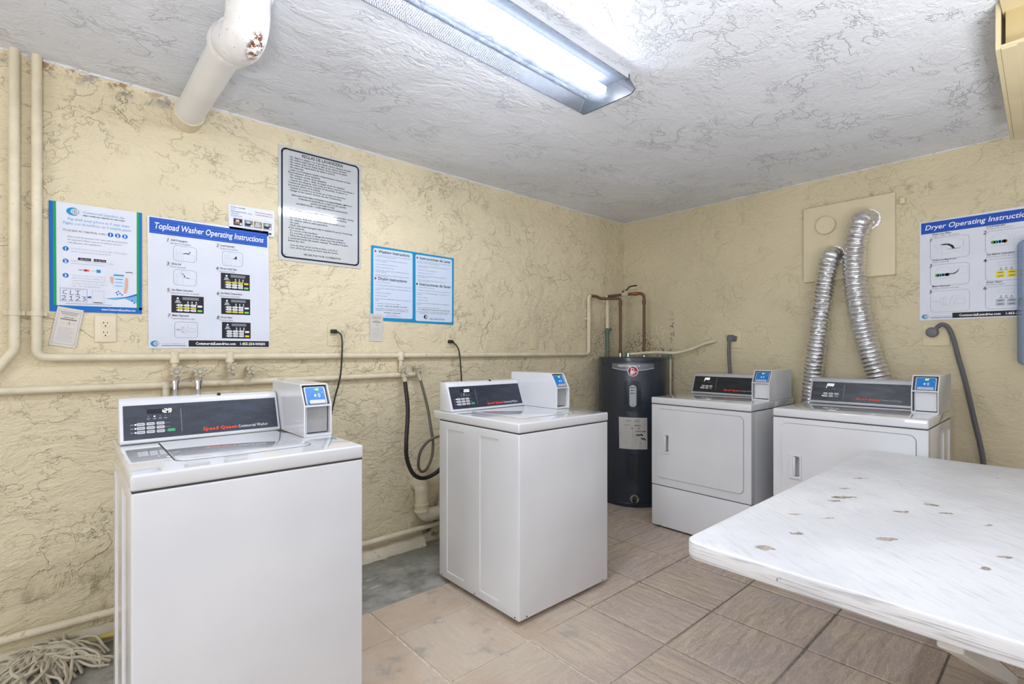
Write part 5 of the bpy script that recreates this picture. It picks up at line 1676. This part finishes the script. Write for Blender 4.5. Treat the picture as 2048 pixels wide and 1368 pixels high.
def dryer_keys(p, u0, u1, v0, v1, hi):
    W_, H_ = u1 - u0, v1 - v0
    P = lambda a, b: (u0 + a * W_, v0 + b * H_)
    p.frame('grey', u0, u1, v0, v1, W_ * .12, .0014, 1)
    p.frame('lgrey', P(.30, 0)[0], P(.66, 0)[0], P(0, .70)[1], P(0, .86)[1], .002, .001, 1); p.frame('lgrey', P(.74, 0)[0], P(.95, 0)[0], P(0, .70)[1], P(0, .86)[1], .002, .001, 1)
    for a in (.36, .48, .60): p.disc('grey', *P(a, .56), W_ * .02, layer=1, n=8); p.rect('grey', P(a - .04, 0)[0], P(a + .04, 0)[0], P(0, .47)[1], P(0, .50)[1], 1)
    for i, a in enumerate((.24, .50, .76)):
        for b in (.30, .14):
            p.rr('yellow' if hi else 'lgrey', *(P(a, 0)[0], P(a + .21, 0)[0]), P(0, b)[1], P(0, b + .14)[1], .003, 1)
            p.line('black', [P(a + .05, b + .07), P(a + .16, b + .07)], .003, 2)
    if not hi:
        p.rr('yellow', P(.78, 0)[0], P(.90, 0)[0], P(0, .10)[1], P(0, .30)[1], .003, 2); p.frame('black', P(.77, 0)[0], P(.97, 0)[0], P(0, .08)[1], P(0, .42)[1], .004, .003, 3)
for n, a, b, u, v, wa, wb in (('1', 'Clean Lint Filter', 'Limpie el filtro de pelusas', .044, .510, .090, .124), ('2', 'Load Laundry', 'Cargue la secadora', .283, .513, .078, .106), ('3', 'Close Loading Door', 'Cierre la puerta', .044, .354, .112, .078),
                              ('4', 'Set Fabric Selection', 'Seleccione el ciclo de secado', .283, .354, .112, .130), ('5', 'Make Payment', 'Toque la tarjeta de pago', .044, .198, .084, .124), ('6', 'Press Start', 'Presione Start', .283, .198, .064, .074)):
    p.text('black', n, u, v - .036, .028, shear=.15, bold=.01)
    p.text('black', a, u + .014, v, .0135, w=wa, bold=.015, shear=.2)
    p.text('grey', b, u + .014, v - .0125, .0115, w=wb, shear=.2)
dryer_sketch(p, .050, .225, .362, .490, 0); dryer_sketch(p, .293, .468, .362, .490, 1); dryer_sketch(p, .050, .225, .204, .330, 2)
dryer_keys(p, .293, .468, .208, .330, True); tap_card(p, .051, .226, .047, .173); dryer_keys(p, .293, .468, .050, .176, False)
footer(p, .508, .151)
p.text('white', 'CommercialLaundries.com', .180, .017, .0185, w=.175, bold=.03)
p.text('white', '1-855-254-WASH', .376, .017, .0185, w=.116, bold=.03)
p.flush(t, pnames(), INK)

# ---- laundry rules sign
t = sheet('rules_sign', 'glossy white rules sign with a black rounded border, highest on the left wall', 'sign', .838, 1.724, rrect(0, .460, 0, .612, .004, 2), M['sheet_gloss'], thick=.003, part='sign_panel')
p = Printer(lambda u, v, l: (u, -.0031 - .0003 * l, v))
p.frame('black', .018, .445, .018, .597, .022, .0088, 1)
for x, z in ((.026, .586), (.437, .586), (.032, .030), (.437, .030)):
    p.disc('grey', x, z, .0038, layer=2, n=10)
p.text('black', 'REGLAS DE LAVANDERIA', .122, .570, .0250, w=.230, bold=.014)
es = ['- No dejar los equipos con ropa adentro abrace después de lavar.', '- No deben echar basura de la casa en los cuartos de lavar.', '- No comer, beber y/o fumar dentro de los cuartos de lavado.', '- No niños sin supervisión de adultos (sobre).', '- No mascotas.', '- Lavar con Detergente Líquido solamente para conservar el buen', 'funcionamiento de las máquinas.',
      '- No sentarse encima de las máquinas.', '- No escribir, rayar o dañar de ningún modo las máquinas.', '- Cuando las máquinas estén rotas, por favor, reporte el problema a', 'Commercial Laundry (la compañía de lavandería), el número se', 'encuentra detrás de la tarjeta.', '- Limpiar la secadora y no botar en el suelo los desechos.', '- Apagar la luz cuando termine de usar la lavandería.']
def para(p, lines, v0, dv, wfull):
    ref = max(len(l) for l in lines)
    for i, l in enumerate(lines):
        p.text('grey2', l, .049 if not l.startswith('-') else .052, v0 - i * dv, .0145, w=wfull * (len(l) / ref) ** .97, bold=.014)
INK['grey2'] = flat('dark_grey_ink', (52, 55, 60))
para(p, es, .5545, .0137, .365)
for k, (l, w_) in enumerate((('GRACIAS POR PREOCUPARSE POR MANTENER LIMPIOS Y', .342), ('CUIDADOS NUESTROS CUARTOS DE LAVAR!', .268), ('JUNTA DE DIRECTORES', .135), ('LAUNDRY RULES - CONDOMINIUM ASSOCIATION INC.', .29))):
    p.text('black' if k < 3 else 'grey2', l, .236, .352 - k * .0142, .0125, w=w_, align='CENTER', bold=.02)
en = ['- Do not leave equipment with clothes inside unattended after washing.', '- They should not throw garbage from the house in the washing', 'rooms.', '- Do not eat, drink and / or smoke inside the laundry rooms.', '- No children without adult supervision.', '- No pets.', '- Wash with liquid detergent only to maintain the proper functioning', 'of the machines.', '- Do not sit on the machines.',
      '- Do not write, scratch or damage the machines in any way.', '- When the machines are broken, please report the problem to', 'Commercial Laundry (the laundry company). The number is located', 'behind the card.', '', '- Clean the dryer and do not throw waste on the floor.', '- Turn off the light when you finish using the laundry.']
para(p, [l for l in en[:13]], .272, .0139, .365)
p.text('grey2', en[14], .052, .082, .0145, w=.268, bold=.008); p.text('grey2', en[15], .052, .068, .0145, w=.272, bold=.008)
p.text('black', 'WE ASK FOR YOUR COOPERATION', .130, .038, .0145, w=.208, bold=.015)
p.flush(t, pnames(grey2='rules_lettering', black='heading_and_border', grey='rivet_print'), INK)

# ---- washing and drying instructions, blue frame
t = sheet('instruction_poster', 'blue-framed two-column washing and drying instruction poster, rightmost on the left wall', 'poster', 1.360, 1.417, [(0, .008), (.602, 0), (.606, .452), (.004, .458)], M['sheet'])
p = Printer()
p.poly('cyan', [(0, .008), (.602, 0), (.606, .452), (.004, .458)], 0)
p.rr('pale', .018, .286, .026, .444, .012, 1); p.rr('pale', .308, .590, .016, .441, .012, 1)
for k, (l, u, v, w_) in enumerate((('Washing Instructions', .050, .418, .214), ('Drying Instructions', .050, .254, .194), ('Instrucciones de Lavar', .340, .414, .240), ('Instrucciones de Secar', .337, .246, .244))):
    p.text('black', l, u, v, .024, w=w_, bold=.02, shear=.05)
    p.poly('red' if k != 3 else 'black', [(u - .024, v - .002), (u - .009, v + .007), (u - .024, v + .016)], 2)
wl = ['1. Check all pockets, then sort the clothes by color and fabric and load', 'the washer loosely; never pack the load.', '', '2. Put the correct amount of detergent into the washer and close', 'the lid of the washer.', '', '3. Select your fabric cycle and water temp.', '', '4. Make your payment and press start.', '', '5. When the cycle is finished remove the clothes and leave the lid', 'open for the next user.', '', '6. Report any machine that is out of order to the number below with', 'the number of the machine.']
dl = ['1. Clean the lint filter.', '', '2. Load the dryer and close the loading door until it clicks', '', '3. Select fabric setting and make your payment with the card', 'or phone.', '', '4. Press the start button.', '', '5. Remove promptly.', '', '6. Never dry items with rubber, plastic or oil stains in the', 'dryer.', '', '7. Leave the room clean for your neighbor.']
wl2 = ['1. Revise los bolsillos y separe la ropa por color y tela, luego cargue', 'la lavadora sin apretar; nunca la sobrecargue.', '', '2. Ponga la cantidad correcta de detergente en la lavadora y cierre', 'la tapa de la lavadora.', '', '3. Seleccione el ciclo y la temperatura.', '', '4. Haga su pago y presione start.', '', '5. Al terminar el ciclo saque la ropa y deje la tapa abierta', 'para el próximo usuario.', '', '6. Reporte cualquier máquina dañada al número de abajo con', 'el número de la máquina.']
dl2 = ['1. Limpie el filtro de pelusas.', '', '2. Cargue la secadora y cierre bien la puerta hasta el clic', '', '3. Seleccione la tela y haga su pago con la tarjeta o el', 'teléfono.', '', '4. Presione start.', '', '5. Retire la ropa.', '', '6. Nunca seque artículos con goma, plástico o manchas de', 'aceite.', '', '7. Deje el cuarto limpio para su vecino.']
def col(lines, u, v, wfull, dv):
    ref = max(len(l) for l in lines)
    for i, l in enumerate(lines):
        if l: p.text('grey2', l, u, v - i * dv, .0082, w=wfull * len(l) / ref)
col(wl, .030, .4015, .246, .0092); col(dl, .030, .238, .246, .0092); col(wl2, .321, .398, .256, .0092); col(dl2, .319, .231, .256, .0092)
p.text('grey2', 'DO NOT OVERLOAD WASHERS OR DRYERS', .045, .092, .0130, w=.202, shear=.2)
p.text('black', 'Not responsible for clothes damaged, lost or left unattended in machines', .033, .0775, .0088, w=.225); p.text('black', 'Management is not responsible for any items in the laundry room', .033, .0685, .0088, w=.222)
p.text('black', 'FOR SERVICE: 1-855-254-WASH', .088, .0535, .0100, w=.112, bold=.01); p.text('grey2', 'visit our web site', .112, .0430, .008, w=.06); p.text('grey2', 'www.CommercialLaundries.com', .094, .0345, .008, w=.105)
p.text('grey2', 'NO SOBRECARGUE LA LAVADORA NI LA SECADORA', .325, .087, .0130, w=.246, shear=.2)
p.text('black', 'No somos responsables por ropa dañada, perdida o dejada en las máquinas', .315, .0745, .0085, w=.258); p.text('black', 'La administración no es responsable por artículos en el cuarto', .335, .0655, .0085, w=.220)
logo(p, .386, .044, .017)
p.text('teal', 'Commercial Laundries, Inc', .412, .038, .0105, w=.120); p.text('black', 'FAMILY OWNED AND OPERATED', .412, .029, .0075, w=.120, bold=.02)
p.flush(t, pnames(grey2='fine_print', cyan='blue_frame'), INK)

# ---- small printed card with four photographs
t = sheet('photo_card', 'small white card with four little photos, tucked above the topload washer poster', 'card', .604, 1.842, [(0, .024), (.008, -.004), (.214, -.002), (.216, .134), (0, .130)], M['sheet'])
p = Printer(lambda u, v, l: (u, -.0015 - .0004 * l, v))
for k, (l, w_) in enumerate((('PLEASE CLEAN LINT', .066), ('TRAP', .02), ('PREVENT FIRE HAZARD', .10), ('CALL NOW', .036), ('305-555-0137', .05))):
    p.text('navy' if k != 2 else 'black', 'INFORMATION  CALL' if k == 2 else ('FLYING CLEANER' if k == 0 else ('SOS' if k == 1 else l)) , .010, .116 - k * .0105, .0088, w=w_)
p.text('red', 'TAKE ADVICE IF NEEDED', .120, .108, .0085, w=.085); p.text('red', 'CLEAN APPLIANCES', .120, .096, .0085, w=.085)
p.line('lgrey', [(.012, .070), (.075, .068)], .0016, 1); p.line('lgrey', [(.09, .075), (.140, .072)], .0016, 1); p.line('lgrey', [(.15, .074), (.21, .070)], .0016, 1)
for k, (x, a, b) in enumerate(((.022, 'black', 'brown'), (.071, 'grey', 'black'), (.115, 'olive', 'lgrey'), (.160, 'grey', 'black'))):
    p.rect(a, x, x + .040, .030, .064, 1)
    p.rect(b, x + .004, x + .036, .036, .047, 2); p.rect('lgrey', x + .010, x + .026, .047, .059, 2)
    p.poly('white' if k != 2 else 'olive', [(x + .026, .036), (x + .038, .032), (x + .036, .046)], 3)
p.text('grey', 'Call for service today', .060, .016, .009, w=.098)
p.rect('navy', .186, .200, .006, .015, 1)
p.flush(t, pnames(navy='card_heading', red='card_red_print', brown='photo_print', olive='photo_print_olive', black='photo_print_dark', grey='photo_print_grey'), INK)

# ---- two small notices
def notice(u, z, W_, H_, tilt, label):
    t = sheet('paper_notice', label, 'notice', u, z, [(0, 0), (W_, 0), (W_, H_), (0, H_)], M['sheet_warm'], tilt=tilt, group=None, at=(u, 2.7950, z))
    p = Printer(lambda a, b, l: (a, -.0015 - .0004 * l, b))
    p.frame('teal', W_ * .08, W_ * .92, H_ * .06, H_ * .94, .001, .0008, 1)
    for k in range(3): p.line('grey', [(W_ * (.14 + .04 * k), H_ * (.89 - .035 * k)), (W_ * (.86 - .04 * k), H_ * (.89 - .035 * k))], H_ * .012, 1)
    p.text('black', 'WASH SAFE', W_ * .30, H_ * .735, H_ * .045, w=W_ * .40)
    p.rect('grey', W_ * .20, W_ * .82, H_ * .685, H_ * .715, 1)
    p.line('lgrey', [(W_ * .22, H_ * .62), (W_ * .34, H_ * .56), (W_ * .40, H_ * .62)], .001, 1); p.line('grey', [(W_ * .48, H_ * .58), (W_ * .56, H_ * .64), (W_ * .60, H_ * .56)], .0015, 1); p.line('lgrey', [(W_ * .66, H_ * .57), (W_ * .74, H_ * .63), (W_ * .82, H_ * .57)], .001, 1)
    for k in range(9): p.line('lgrey', [(W_ * .20, H_ * (.48 - .042 * k)), (W_ * (.80 - .12 * (k % 3 == 1)), H_ * (.48 - .042 * k))], H_ * .010, 1)
    p.flush(t, pnames(teal='notice_border'), INK)
notice(-.052, 1.266, .083, .162, math.radians(9.5), 'creamy paper notice taped askew under the blue-edged pay poster')
notice(1.352, 1.300, .086, .164, math.radians(1.0), 'creamy paper notice hanging below the corner of the blue-framed poster')
